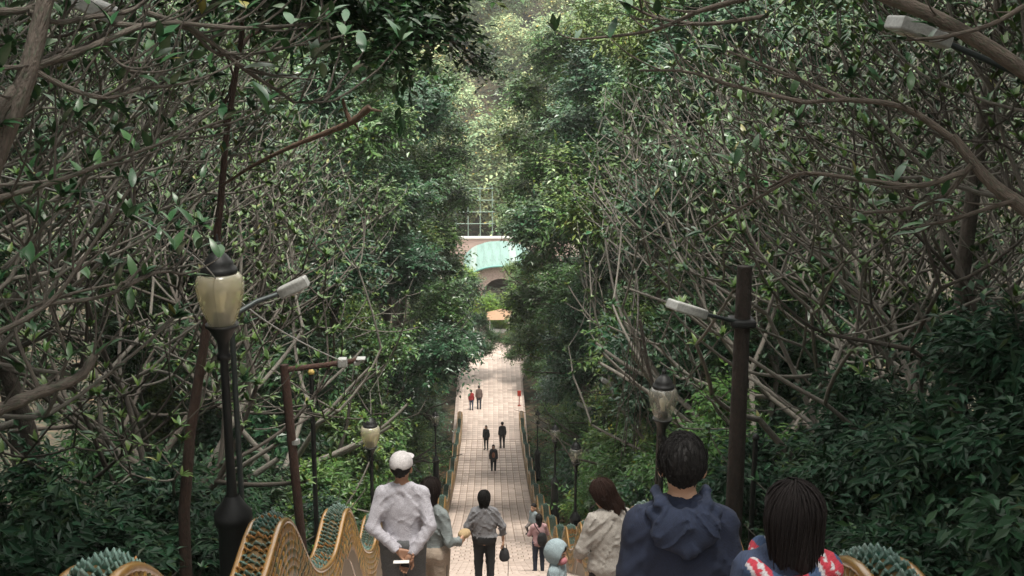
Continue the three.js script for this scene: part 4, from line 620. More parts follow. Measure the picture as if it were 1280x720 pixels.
function nets(f, lo, hi, cell, colorFn) {
  const n = [0, 1, 2].map(i => Math.ceil((hi[i] - lo[i]) / cell) + 2), [nx, ny, nz] = n, F = new Float32Array(nx * ny * nz).fill(9), B = 4, at3 = (i, j, k) => (k * ny + j) * nx + i;
  for (let k = 0; k < nz; k += B) for (let j = 0; j < ny; j += B) for (let i = 0; i < nx; i += B) {
    const c = f(lo[0] + (i + B / 2) * cell, lo[1] + (j + B / 2) * cell, lo[2] + (k + B / 2) * cell);
    if (Math.abs(c) > cell * 4.3 + 0.008) { if (c < 0) for (let q = k; q < Math.min(k + B, nz); q++) for (let r = j; r < Math.min(j + B, ny); r++) for (let s = i; s < Math.min(i + B, nx); s++) F[at3(s, r, q)] = -9; continue; }
    for (let q = k; q < Math.min(k + B, nz); q++) for (let r = j; r < Math.min(j + B, ny); r++) for (let s = i; s < Math.min(i + B, nx); s++) F[at3(s, r, q)] = f(lo[0] + s * cell, lo[1] + r * cell, lo[2] + q * cell);
  }
  const id = new Int32Array(nx * ny * nz).fill(-1), P = [], I = [];
  const E = [[0, 1], [0, 2], [0, 4], [1, 3], [1, 5], [2, 3], [2, 6], [3, 7], [4, 5], [4, 6], [5, 7], [6, 7]];
  for (let k = 0; k < nz - 1; k++) for (let j = 0; j < ny - 1; j++) for (let i = 0; i < nx - 1; i++) {
    const v = []; let m = 0; for (let c = 0; c < 8; c++) { v[c] = F[at3(i + (c & 1), j + (c >> 1 & 1), k + (c >> 2))]; if (v[c] < 0) m |= 1 << c; }
    if (m === 0 || m === 255) continue; let x = 0, y = 0, z = 0, w = 0;
    for (const [a, b] of E) if ((v[a] < 0) !== (v[b] < 0)) { const t = clamp(v[a] / (v[a] - v[b]), 0.05, 0.95); x += mix(a & 1, b & 1, t); y += mix(a >> 1 & 1, b >> 1 & 1, t); z += mix(a >> 2, b >> 2, t); w++; }
    id[at3(i, j, k)] = P.length / 3; P.push(lo[0] + (i + x / w) * cell, lo[1] + (j + y / w) * cell, lo[2] + (k + z / w) * cell);
  }
  const quad = (a, b, c, d, fl) => { if (a < 0 || b < 0 || c < 0 || d < 0) return; fl ? I.push(a, c, b, a, d, c) : I.push(a, b, c, a, c, d); };
  for (let k = 1; k < nz - 1; k++) for (let j = 1; j < ny - 1; j++) for (let i = 1; i < nx - 1; i++) {
    const s = F[at3(i, j, k)] < 0;
    if (s !== F[at3(i + 1, j, k)] < 0) quad(id[at3(i, j - 1, k - 1)], id[at3(i, j, k - 1)], id[at3(i, j, k)], id[at3(i, j - 1, k)], !s);
    if (s !== F[at3(i, j + 1, k)] < 0) quad(id[at3(i - 1, j, k - 1)], id[at3(i - 1, j, k)], id[at3(i, j, k)], id[at3(i, j, k - 1)], !s);
    if (s !== F[at3(i, j, k + 1)] < 0) quad(id[at3(i - 1, j - 1, k)], id[at3(i, j - 1, k)], id[at3(i, j, k)], id[at3(i - 1, j, k)], !s);
  }
  const g = new THREE.BufferGeometry(); g.setAttribute('position', new THREE.Float32BufferAttribute(P, 3)); g.setIndex(I); g.computeVertexNormals();
  const u = new Float32Array(P.length / 3 * 2); for (let i = 0; i < P.length / 3; i++) { u[i * 2] = (P[i * 3] + P[i * 3 + 2]) * 3; u[i * 2 + 1] = P[i * 3 + 1] * 3; } g.setAttribute('uv', new THREE.BufferAttribute(u, 2));
  if (colorFn) { const c = new Float32Array(P.length); for (let i = 0; i < P.length / 3; i++) { const q = colorFn(P[i * 3], P[i * 3 + 1], P[i * 3 + 2]); c[i * 3] = q[0]; c[i * 3 + 1] = q[1]; c[i * 3 + 2] = q[2]; } g.setAttribute('color', new THREE.BufferAttribute(c, 3)); }
  return g;
}
const cloth = (c, o = {}) => new THREE.MeshPhysicalMaterial({ color: S(...c), roughness: 0.92, map: fabricMap, bumpMap: fabricBump, bumpScale: 0.0015, sheen: 0.25, sheenRoughness: 0.8, ...o });
const skinMat = new THREE.MeshPhysicalMaterial({ color: 0xffffff, vertexColors: true, roughness: 0.55 });
const add3 = (a, b, k = 1) => [a[0] + b[0] * k, a[1] + b[1] * k, a[2] + b[2] * k];
const nrm = a => { const l = Math.hypot(...a) || 1; return a.map(x => x / l); }, crs = (a, b) => [a[1] * b[2] - a[2] * b[1], a[2] * b[0] - a[0] * b[2], a[0] * b[1] - a[1] * b[0]];
function handPrims(w, dir, normal, thumbSide, curl, fine) {   // palm, four fingers of unequal length, thumb from the side of the palm
  const d = nrm(dir), s0 = nrm(crs(d, normal)), n = nrm(crs(s0, d)), s = s0.map(x => x * thumbSide), out = [];
  const pt = (a, b, c) => add3(add3(add3(w, d, a), s, b), n, c);
  for (const b of [-0.03, -0.01, 0.01, 0.028]) out.push(cone(pt(0.005, b * 0.6, 0), pt(0.085, b, 0), 0.016, 0.0125));
  if (!fine) { out.push(cone(pt(0.08, 0, 0), pt(0.12, 0, -0.03), 0.022, 0.016)); return out; }
  [[-0.031, 0.058], [-0.011, 0.074], [0.01, 0.08], [0.03, 0.07]].forEach(([b, L], i) => { let p = pt(0.085, b, 0), a = 0; for (let k = 0; k < 3; k++) { a += curl * (k ? 0.75 : 0.5); const l = L * [0.45, 0.32, 0.23][k], q = add3(add3(p, d, Math.cos(a) * l), n, -Math.sin(a) * l); out.push(cone(p, q, 0.0095 - k * 0.0008, 0.0088 - k * 0.0008)); p = q; } });
  const t0 = pt(0.022, 0.03, -0.004), t1 = pt(0.052, 0.052, -0.014), t2 = pt(0.08, 0.054, -0.024); out.push(cone(t0, t1, 0.013, 0.011), cone(t1, t2, 0.011, 0.009)); return out;
}
function person(spec) {
  const { label, px, d, H = 1.65, turn = 0, det = 1 } = spec, X = spec.X ?? at(px, 600, d).x, y0 = spec.y ?? treadY(d) + 0.034;
  const root = thing('person', label, 'person', [X, y0, -d], spec.group, turn); root.scale.setScalar(H / 1.7);
  const P = { hip: 0.92, sh: 1.362, hw: 0.088, sw: spec.sw ?? 0.15, ...spec.pose }, hs = spec.head ?? 1;
  const mir = (a, s) => [a[0] * s, a[1], a[2]];
  const J = {}; for (const [s, k] of [[-1, 'L'], [1, 'R']]) {
    J['sh' + k] = [s * P.sw, P.sh, 0]; J['el' + k] = P['el' + k] ?? [s * (P.sw + 0.05), P.sh - 0.28, 0.03]; J['wr' + k] = P['wr' + k] ?? [s * (P.sw + 0.055), P.sh - 0.52, -0.04];
    J['hip' + k] = [s * P.hw, P.hip, 0]; J['kn' + k] = P['kn' + k] ?? [s * 0.095, 0.5, -0.012]; J['an' + k] = P['an' + k] ?? [s * 0.095, 0.085, 0.02]; J['toe' + k] = P['toe' + k] ?? add3(J['an' + k], [s * 0.02, -0.045, -0.15]);
  }
  const cell = [0.03, 0.02, 0.014][det], fine = det > 1, hf = spec.hf;
  const limb = (k, o = 0) => [cone(J['sh' + k], J['el' + k], 0.046 + o * 0.7, 0.037 + o * 0.7), cone(J['el' + k], J['wr' + k], 0.037 + o * 0.7, 0.026 + o * 0.7)];
  const leg = (k, o = 0) => [cone(J['hip' + k], J['kn' + k], 0.083 + o, 0.055 + o), cone(J['kn' + k], J['an' + k], 0.055 + o, 0.038 + o)];
  const torso = (o = 0, b = 1) => [ell([0, 1.2, 0], [0.15 * b + o, 0.21 + o, 0.1 + o]), ...[-1, 1].map(s => cone([s * 0.035, 1.425, 0.012], [s * (P.sw - 0.005), P.sh, 0.002], 0.046 + o * 0.6, 0.045 + o * 0.7)), ell([0, 1.04, 0], [0.135 * b + o, 0.16, 0.1 + o]), ell([0, 0.93, 0.01], [0.165 * b + o, 0.13, 0.115 + o])];
  // head in its own frame, then turned on the neck
  const hc = P.headAt ?? [0, 1.585, -0.015], ry = P.headYaw ?? 0, rx = P.headPitch ?? 0, cy = Math.cos(ry), sy = Math.sin(ry), cx = Math.cos(rx), sx = Math.sin(rx), rzz = P.headRoll ?? 0, cr = Math.cos(rzz), sr = Math.sin(rzz);
  const toHead = (x, y, z) => { x -= hc[0]; y -= hc[1]; z -= hc[2]; let a = x * cr + y * sr, b = -x * sr + y * cr; x = a; y = b; a = x * cy - z * sy; b = x * sy + z * cy; x = a; z = b; a = y * cx + z * sx; b = -y * sx + z * cx; return [x / hs, a / hs, b / hs]; };
  const inHead = f => (x, y, z) => { const q = toHead(x, y, z); return f(q[0], q[1], q[2]) * hs; };
  const headF = inHead(union([ell([0, 0.02, 0.012], [0.076, 0.1, 0.096]), ell([0, -0.052, -0.03], [0.056, 0.068, 0.064]), cone([0, 0.0, -0.088], [0, -0.028, -0.104], 0.01, 0.014), ell([-0.08, -0.012, 0.01], [0.014, 0.033, 0.02]), ell([0.08, -0.012, 0.01], [0.014, 0.033, 0.02]), ell([0, -0.062, -0.087], [0.024, 0.011, 0.012])], 0.012));
  const neck = cone([0, 1.37, 0.012], add3(hc, [0, -0.06, 0.012]), 0.058, 0.05);
  const skin = spec.skin ?? [0.46, 0.27, 0.18], skinC = (x, y, z) => { const [a, b, c] = toHead(x, y, z); if (c < -0.06 && b > -0.12 && b < 0.14) { const e = Math.abs(a); if (Math.hypot((e - 0.032) / 0.014, (b - 0.01) / 0.007) < 1) return [0.03, 0.022, 0.02]; if (Math.hypot((e - 0.034) / 0.02, (b - 0.034) / 0.006) < 1) return [0.04, 0.025, 0.02]; if (Math.hypot(a / 0.026, (b + 0.062) / 0.011) < 1) return [0.36, 0.13, 0.11]; } return skin; };
  const hands = ['L', 'R'].map((k, i) => { const w = J['wr' + k], dir = P['hand' + k] ?? nrm(add3(w, J['el' + k], -1)); return handPrims(w, dir, P['palm' + k] ?? [i ? 1 : -1, 0, 0], (P['thumb' + k] ?? (i ? 1 : -1)), spec.curl ?? 0.7, true); });
  // body: one continuous figure, with finer grids for head and hands
  const bodyF = union([...torso(), ...limb('L'), ...limb('R'), ...leg('L'), ...leg('R'), neck, ...['L', 'R'].map(k => cone(add3(J['an' + k], [0, -0.045, 0.02]), J['toe' + k], 0.036, 0.03))], 0.04);
  const lo = [-0.5, -0.02, -0.5], hi = [0.5, 1.5, 0.5];
  const geos = [nets(bodyF, lo, hi, Math.max(cell, 0.026), () => skin), nets(union([headF, neck], 0.03), [hc[0] - 0.17, hc[1] - 0.2, hc[2] - 0.17], [hc[0] + 0.17, hc[1] + 0.18, hc[2] + 0.17], fine ? 0.0075 : det ? 0.012 : 0.02, skinC)];
  hands.forEach((h, i) => { const w = J['wr' + 'LR'[i]]; geos.push(nets(union([...h, cone(add3(w, nrm(add3(w, J['el' + 'LR'[i]], -1)), -0.04), w, 0.026, 0.022)], 0.008), add3(w, [-0.16, -0.16, -0.16]), add3(w, [0.16, 0.16, 0.16]), hf ? 0.005 : 0.012, () => skin)); });
  part('body', mergeGeometries(geos), skinMat, root);
  const wr = (amp, fx, fy, ph = 0) => (d, x, y, z) => { if (Math.abs(d) > 0.05) return d; const s = x > 0 ? 1 : -1, a = PN.noise(x * fx + ph, y * fy * 0.7 + s * x * 7, z * fx + ph), b = PN.noise(x * fx * 2.3 + 5, y * fy * 1.3 - s * x * 11 + ph, z * fx * 2), r1 = Math.max(0, 1 - Math.abs(a) * 6), r2 = Math.max(0, 1 - Math.abs(b) * 5); return d - amp * (r1 * r1 * 0.9 + r2 * r2 * 0.5) + amp * 0.5; };
  // trousers
  { const o = spec.trouserLoose ?? 0.014, w = wr(0.01, 6, 14, 3), f0 = union([...leg('L', o), ...leg('R', o), ell([0, 0.94, 0.008], [0.172 + o, 0.135, 0.12 + o])], 0.03), f = (x, y, z) => Math.max(w(f0(x, y, z), x, y, z), y - 1.03, 0.1 - y + (P.cuff ?? 0)); part('trousers', nets(f, [-0.4, 0.05, -0.45], [0.4, 1.06, 0.45], Math.max(cell, 0.018), null), spec.trousers, root); }
  for (const k of ['L', 'R']) { const a = J['an' + k], t = J['toe' + k], f0 = union([cone(add3(a, [0, -0.04, 0.035]), add3(t, [0, 0.006, 0]), 0.046, 0.036), cone(add3(a, [0, -0.02, 0.01]), add3(a, [0, 0.015, 0.005]), 0.046, 0.044)], 0.03), yb = a[1] - 0.085; part('shoe', nets((x, y, z) => Math.max(f0(x, y, z), yb - y), add3(a, [-0.2, -0.1, -0.35]), add3(a, [0.2, 0.1, 0.2]), det ? 0.01 : 0.02, null), spec.shoes ?? cloth([0.03, 0.03, 0.03]), root); }
  // top
  { const o = spec.loose ?? 0.022, hem = spec.hem ?? 0.86, w = wr(spec.fold ?? 0.012, 5, 10), sl = union([...limb('L', o), ...limb('R', o)], 0.02), fl = spec.flare ?? 0;
    const wl = (k, x, y, z) => { const a = J['wr' + k], e = nrm(add3(a, J['el' + k], -1)); return (x - a[0]) * e[0] + (y - a[1]) * e[1] + (z - a[2]) * e[2]; };
    const t0 = union([...torso(o, spec.wide ?? 1), cone([0, 1.1, 0.005], [0, hem, 0.01], 0.1, 0.12 + fl), ...(spec.topExtra ?? [])], 0.05), cut = spec.sleeve ?? -0.015;
    const f = (x, y, z) => { const k = x < 0 ? 'L' : 'R', h = hem + 0.012 * Math.sin(x * 20) - y, nk = y - (spec.neckY ?? 1.465) - z * 0.25; if (h > 0.1 || nk > 0.1) return Math.max(h, nk); return Math.max(w(smin(t0(x, y, z), Math.max(sl(x, y, z), wl(k, x, y, z) - cut), 0.035), x, y, z), h, nk); };
    part(spec.topName ?? 'shirt', nets(f, [-0.55, hem - 0.06, -0.5], [0.55, 1.56, 0.5], cell, spec.topColor), spec.top, root); }
  // hair
  if (spec.hair) { const hm = new THREE.MeshPhysicalMaterial({ color: S(...(spec.hairColor ?? [0.007, 0.006, 0.006])), roughness: 0.7, specularIntensity: 0.5, bumpMap: barkBump, bumpScale: 0.003 }); const st = (x, y, z) => spec.hair === 'short' ? 0.007 * PN.noise(x * 75, y * 40, z * 75) : 0.007 * PN.noise(Math.atan2(x, z + 0.02) * 9 + 20, y * 5, 1) + 0.005 * PN.noise(Math.atan2(x, z + 0.02) * 24 + 40, y * 6, 4);
    const cap = ell([0, 0.028, 0.018], [0.088, 0.108, 0.108]); let hf = null;
    if (spec.hair === 'short') { const ear = ell([0.09, -0.025, 0.0], [0.034, 0.05, 0.042]), nape = ell([0, -0.045, 0.055], [0.055, 0.05, 0.052]); hf = (x, y, z) => Math.max(smin(Math.max(cap(x, y, z), -0.03 - y), nape(x, y, z), 0.02), -0.085 - y, -ear(Math.abs(x), y, z), -(z + 0.035) - (y - 0.045) * 1.4); }
    else { const L = spec.hairLen ?? 0.25, w = spec.hairWide ?? 0.085, cur = (x, y, z) => { const t = cone([0, 0.0, 0.035], [spec.hairSide ?? 0, -L, 0.06], w, w * 0.85)(x, y, z * 1.25); return t; }; hf = (x, y, z) => Math.max(smin(cap(x, y, z), cur(x, y, z), 0.03), -(z + 0.03) - (y - 0.045) * (y > 0.02 ? 1.4 : 0.3), -L - 0.03 + 0.02 * Math.sin(x * 60) - y); }
    const strandsOn = hairMesh => {   // locks of hair lying on the shell
      const A = new Acc(), Rh = rng(Math.round((px ?? 5) * 7)), n = 640, sh = spec.hair === 'short', grad = (x, y, z) => { const e0 = 0.004, g = [hf(x + e0, y, z) - hf(x - e0, y, z), hf(x, y + e0, z) - hf(x, y - e0, z), hf(x, y, z + e0) - hf(x, y, z - e0)]; return nrm(g); };
      const M = new THREE.Matrix4(), back = (x, y, z) => { x *= hs; y *= hs; z *= hs; let a = y * cx - z * sx, b = y * sx + z * cx; y = a; z = b; a = x * cy + z * sy; b = -x * sy + z * cy; x = a; z = b; a = x * cr - y * sr; b = x * sr + y * cr; return V(a + hc[0], b + hc[1], z + hc[2]); };
      for (let i = 0; i < n; i++) {
        const az = Rh() * 6.283, el = sh ? -0.5 + Rh() * 2 : 0.1 + Rh() * 1.45; let p = [Math.cos(az) * Math.cos(el) * 0.13, 0.03 + Math.sin(el) * 0.14, 0.02 + Math.sin(az) * Math.cos(el) * 0.14]; const pts = [], steps = sh ? 4 : 9, len = sh ? 0.009 : 0.026 + 0.012 * Rh(), tw = (Rh() - 0.5) * 0.8, lift = 0.001 + Math.pow(Rh(), 4) * (sh ? 0.009 : 0.016);
        for (let k = 0; k < steps; k++) { for (let q = 0; q < 3; q++) { const dd = hf(...p), g = grad(...p); p = add3(p, g, -(dd - lift)); } if (Math.abs(hf(...p)) > 0.02) break; const g = grad(...p); if (g[1] < -0.85) break; pts.push(back(...p)); let fl = sh ? [p[0] * 3 + tw, -0.8, (p[2]) * 4 + tw * 0.5] : [p[0] * 1.5 + tw * 0.3, -1, p[2] * 0.5]; const dt = fl[0] * g[0] + fl[1] * g[1] + fl[2] * g[2]; fl = nrm(add3(fl, g, -dt)); p = add3(p, fl, len); }
        if (pts.length > 2) A.tube(pts, pts.map((_, k) => (sh ? 0.0032 : 0.0036) * (1 - 0.6 * k / pts.length) * hs), 4);
      }
      part('strands', A.geo(), hm, hairMesh);
    };
    const f = inHead((x, y, z) => { const q = hf(x, y, z); return Math.abs(q) < 0.03 ? q + st(x, y, z) : q; }); const hairMesh = part('hair', nets(f, add3(hc, [-0.24, -0.5, -0.24]), add3(hc, [0.24, 0.2, 0.26]), fine ? 0.007 : det ? 0.013 : 0.02, null), hm, root); if (fine && !spec.noStrands) strandsOn(hairMesh); }
  spec.extra?.(root, { J, hc, toHead, inHead, cell, hs, torso });
  return root;
}
const tubeOn = (root, name, pts, r, m, sides = 7) => { const c = new THREE.CatmullRomCurve3(pts.map(p => V(...p))).getPoints(pts.length * 5); return part(name, new Acc().tube(c, c.map(() => r), sides).geo(), m, root); };
const strapOn = (root, name, pts, w, m) => { const c = new THREE.CatmullRomCurve3(pts.map(p => V(...p))); const sh = new THREE.Shape(); sh.moveTo(-0.004, -w / 2); sh.lineTo(0.004, -w / 2); sh.lineTo(0.004, w / 2); sh.lineTo(-0.004, w / 2); return part(name, new THREE.ExtrudeGeometry(sh, { steps: 30, extrudePath: c, bevelEnabled: false }), m, root); };
const blackCloth = cloth([0.018, 0.018, 0.02]), denim = cloth([0.035, 0.045, 0.075]);
// man in the white cap
person({ label: 'man in white cap and pale grey pullover with hands clasped behind', px: 502, d: 9.55, hf: 1, noStrands: 1, H: 1.74, det: 2, skin: [0.3, 0.16, 0.1], hair: 'short', top: cloth([0.46, 0.445, 0.49]), topName: 'pullover', trousers: cloth([0.13, 0.135, 0.14]), loose: 0.026, fold: 0.013, hem: 0.9, trouserLoose: 0.03, wide: 1.05, sw: 0.165, curl: 0.9,
  pose: { elL: [-0.245, 1.11, 0.11], wrL: [-0.02, 0.93, 0.2], elR: [0.24, 1.12, 0.12], wrR: [0.075, 0.89, 0.215], handL: [0.95, -0.3, 0.05], handR: [-0.5, -0.85, 0.05], palmL: [0, 0, -1], palmR: [0, 0, -1], headYaw: -0.12 },
  extra: (r, { inHead, hc }) => { const c = ell([0, 0.045, 0.015], [0.097, 0.1, 0.116]), br = ell([0, 0.045, -0.14], [0.085, 0.012, 0.085]), hole = ell([0, 0.02, 0.13], [0.03, 0.022, 0.05]);
    part('cap', nets(inHead((x, y, z) => Math.max(Math.min(Math.max(c(x, y, z) + 0.002 * Math.cos(Math.atan2(x, z) * 6), 0.022 - y), br(x, y, z)), -hole(x, y, z))), add3(hc, [-0.2, -0.05, -0.3]), add3(hc, [0.2, 0.2, 0.2]), 0.007, null), cloth([0.56, 0.53, 0.53]), r);
    tubeOn(r, 'phone', [[-0.0, 0.845, 0.255], [0.07, 0.83, 0.258]], 0.016, blackCloth); part('paper', box(0.13, 0.006, 0.05, 0.02, 0.868, 0.26, 0.001), mat(0.7, 0.7, 0.68), r).rotation.z = 0.02; } });
// woman beside him
person({ label: 'dark haired woman in grey top with black shoulder bag beside the capped man', px: 538, d: 10.5, hf: 1, H: 1.57, det: 2, turn: -0.65, skin: [0.45, 0.26, 0.17], hair: 'long', hairLen: 0.16, hairColor: [0.02, 0.012, 0.01], top: cloth([0.24, 0.27, 0.27]), trousers: cloth([0.42, 0.34, 0.27]), loose: 0.026, fold: 0.016, hem: 0.84, trouserLoose: 0.04,
  pose: { elR: [0.25, 1.1, 0.02], wrR: [0.2, 1.0, -0.22], handR: [-0.2, 0.1, -1], palmR: [1, 0, 0], elL: [-0.24, 1.1, 0.0], wrL: [-0.12, 1.0, -0.24], handL: [0.5, 0, -0.8] },
  extra: r => { const f = ell([-0.14, 1.0, 0.1], [0.09, 0.22, 0.07]); part('shoulder_bag', nets(f, [-0.3, 0.7, -0.05], [0.05, 1.3, 0.25], 0.013, null), blackCloth, r); strapOn(r, 'bag_strap', [[-0.12, 1.2, 0.14], [-0.13, 1.38, 0.1], [-0.12, 1.46, 0.0], [-0.12, 1.38, -0.11], [-0.13, 1.15, -0.15]], 0.05, blackCloth); part('snack_bag', nets(ell([0.16, 1.03, -0.34], [0.06, 0.05, 0.08]), [0, 0.9, -0.5], [0.3, 1.15, -0.2], 0.011, null), cloth([0.5, 0.36, 0.2]), r); strapOn(r, 'side_stripe', [[0.19, 0.92, 0.0], [0.185, 0.7, 0.0], [0.165, 0.45, 0.0], [0.15, 0.15, 0.02]], 0.03, blackCloth); } });
// woman in the fuzzy grey jumper
person({ label: 'woman in loose fuzzy grey jumper carrying a black handbag down the stairs', px: 605, d: 16.2, hf: 1, H: 1.56, det: 2, hair: 'long', hairLen: 0.12, hairWide: 0.075, top: cloth([0.23, 0.23, 0.245], { bumpScale: 0.006 }), topName: 'jumper', trousers: cloth([0.022, 0.024, 0.028]), loose: 0.04, fold: 0.022, hem: 0.96, wide: 1.12, sleeve: -0.1, trouserLoose: 0.018,
  pose: { elL: [-0.27, 1.13, 0.03], wrL: [-0.2, 0.94, -0.1], elR: [0.29, 1.12, 0.0], wrR: [0.3, 0.86, -0.02] },
  extra: r => { const f0 = union([ell([0.32, 0.62, -0.02], [0.075, 0.1, 0.11]), ell([0.32, 0.57, -0.02], [0.085, 0.06, 0.12])], 0.03); part('handbag', nets((x, y, z) => f0(x, y, z) + 0.006 * PN.noise(x * 20, y * 20, z * 20), [0.18, 0.45, -0.2], [0.46, 0.76, 0.16], 0.009, null), blackCloth, r); for (const z of [-0.07, 0.04]) tubeOn(r, 'handle', [[0.31, 0.7, z], [0.305, 0.76, z * 0.6], [0.305, 0.79, -0.02]], 0.008, blackCloth); tubeOn(r, 'cord', [[0.35, 0.78, -0.02], [0.375, 0.6, 0], [0.38, 0.35, 0], [0.37, 0.2, 0.01]], 0.006, blackCloth); part('dark_hem', nets((x, y, z) => Math.max(ell([0, 0.93, 0.01], [0.2, 0.2, 0.15])(x, y, z), y - 0.99, 0.86 - y), [-0.3, 0.82, -0.25], [0.3, 1.04, 0.25], 0.013, null), blackCloth, r); } });
// mother and the child on her arm
const momD = 27.1;
const mom = person({ label: 'woman in pink top with black backpack carrying a small child', px: 674, d: momD, H: 1.6, det: 1, turn: 0.15, hair: 'long', hairLen: 0.2, top: cloth([0.5, 0.3, 0.31]), trousers: denim, loose: 0.025,
  pose: { elL: [-0.25, 1.12, -0.06], wrL: [-0.14, 1.05, -0.24], elR: [0.24, 1.12, -0.05], wrR: [0.02, 1.0, -0.26], handL: [0.7, 0, -0.5], handR: [-0.9, 0, -0.2], palmL: [0, -1, 0], palmR: [0, 0, 1] },
  extra: r => { const f = union([ell([0.05, 1.08, 0.18], [0.13, 0.2, 0.08])], 0.02); part('backpack', nets((x, y, z) => f(x, y, z) + 0.01 * PN.noise(x * 10, y * 10, z * 10), [-0.15, 0.84, 0.05], [0.25, 1.34, 0.3], 0.016, null), blackCloth, r); strapOn(r, 'strap', [[-0.13, 1.46, 0.03], [-0.1, 1.4, 0.12], [0.02, 1.22, 0.15], [0.12, 1.02, 0.15]], 0.045, blackCloth); } });
{ const b = mom.position, c = person({ label: 'small dark haired child held on the arm of the woman in pink', X: b.x - 0.13, y: b.y + 0.82, d: momD + 0.19, H: 0.92, det: 1, turn: 2.4, head: 1.5, hair: 'short', top: cloth([0.3, 0.36, 0.38]), trousers: cloth([0.16, 0.14, 0.13]), loose: 0.035, pose: { headAt: [0, 1.62, -0.01], knL: [-0.16, 0.72, -0.3], anL: [-0.17, 0.4, -0.14], knR: [0.16, 0.72, -0.3], anR: [0.17, 0.4, -0.14] } }); }
// toddler in a hood
person({ label: 'toddler in pale blue hooded jacket with a pink face mask', px: 697, d: 9.4, H: 0.95, det: 2, turn: -1.95, head: 1.45, noStrands: 1, hair: 'short', top: cloth([0.32, 0.4, 0.43]), topName: 'jacket', trousers: cloth([0.1, 0.1, 0.12]), loose: 0.05, wide: 1.2, pose: { headAt: [0, 1.6, -0.02], headPitch: -0.2, elL: [-0.25, 1.12, 0], wrL: [-0.24, 0.92, -0.1], elR: [0.25, 1.12, 0], wrR: [0.24, 0.92, -0.1] },
  extra: (r, { inHead, hc }) => { const o = ell([0, 0.015, 0.025], [0.122, 0.145, 0.132]), i = ell([0, 0.0, -0.045], [0.092, 0.115, 0.16]); part('hood', nets(inHead((x, y, z) => Math.max(o(x, y, z) + 0.006 * PN.noise(x * 14, y * 14, z * 14), -i(x, y, z))), add3(hc, [-0.3, -0.32, -0.32]), add3(hc, [0.3, 0.32, 0.32]), 0.011, null), cloth([0.32, 0.4, 0.43]), r);
    const m = ell([0, -0.045, -0.058], [0.064, 0.05, 0.056]); part('face_mask', nets(inHead((x, y, z) => Math.max(m(x, y, z), z + 0.03)), add3(hc, [-0.25, -0.25, -0.25]), add3(hc, [0.25, 0.25, 0.25]), 0.009, null), cloth([0.62, 0.24, 0.27]), r); } });
// woman in the cream coat
person({ label: 'brown haired woman in cream coat looking down past the toddler', px: 763, d: 8.7, H: 1.54, det: 2, turn: 0.35, hair: 'long', hairLen: 0.17, hairWide: 0.092, hairSide: 0.03, hairColor: [0.028, 0.012, 0.008], top: cloth([0.42, 0.39, 0.355]), topName: 'coat', trousers: blackCloth, loose: 0.036, fold: 0.02, hem: 0.6, flare: 0.05, pose: { headYaw: 0.55, headPitch: -0.35, headRoll: 0.18, headAt: [-0.05, 1.57, -0.05], elL: [-0.25, 1.1, -0.02], wrL: [-0.2, 0.95, -0.2] },
  extra: r => strapOn(r, 'bag_strap', [[0.12, 1.2, 0.155], [0.125, 1.38, 0.115], [0.12, 1.465, 0.0], [0.12, 1.38, -0.12]], 0.03, blackCloth) });
// man in the navy hoodie
person({ label: 'man in navy hoodie with short black hair wearing a face mask', px: 853, d: 4.6, H: 1.755, det: 2, skin: [0.5, 0.3, 0.2], hair: 'short', head: 1.04, top: cloth([0.013, 0.02, 0.046]), topName: 'hoodie', trousers: blackCloth, loose: 0.034, fold: 0.012, wide: 1.02, sw: 0.162, hem: 0.84, pose: { headYaw: -0.12, sh: 1.345 },
  neckY: 1.475,
  extra: (r, { inHead, hc, J }) => { const f0 = union([cone([-0.1, 1.48, -0.03], [-0.088, 1.455, 0.07], 0.024, 0.026), cone([-0.088, 1.455, 0.07], [0.0, 1.395, 0.125], 0.026, 0.03), cone([0.0, 1.395, 0.125], [0.088, 1.455, 0.07], 0.03, 0.026), cone([0.088, 1.455, 0.07], [0.1, 1.48, -0.03], 0.026, 0.024), ell([0.0, 1.36, 0.115], [0.14, 0.095, 0.05]), cone([-0.13, 1.42, 0.06], [0.0, 1.29, 0.135], 0.03, 0.028), cone([0.13, 1.42, 0.06], [0.01, 1.29, 0.135], 0.03, 0.028)], 0.03); part('hood', nets((x, y, z) => { const q = f0(x, y, z); if (Math.abs(q) > 0.04) return q; const n = PN.noise(x * 7 + 3, y * 15 + Math.abs(x) * 14, z * 7), t = Math.max(0, 1 - Math.abs(n) * 5); return q - 0.012 * t * t + 0.005; }, [-0.28, 1.2, -0.15], [0.28, 1.58, 0.28], 0.008, null), cloth([0.016, 0.025, 0.055]), r);
    const m = ell([0, -0.05, -0.06], [0.062, 0.055, 0.058]); part('face_mask', nets(inHead((x, y, z) => Math.max(m(x, y, z), z + 0.03)), add3(hc, [-0.2, -0.2, -0.2]), add3(hc, [0.2, 0.2, 0.2]), 0.009, null), blackCloth, r);
    for (const s of [-1, 1]) tubeOn(r, 'mask_loop', [[hc[0] + s * 0.07, hc[1] - 0.06, hc[2] - 0.05], [hc[0] + s * 0.088, hc[1] - 0.035, hc[2] + 0.02], [hc[0] + s * 0.086, hc[1] + 0.012, hc[2] + 0.03]], 0.0025, mat(0.5, 0.5, 0.5)); } });
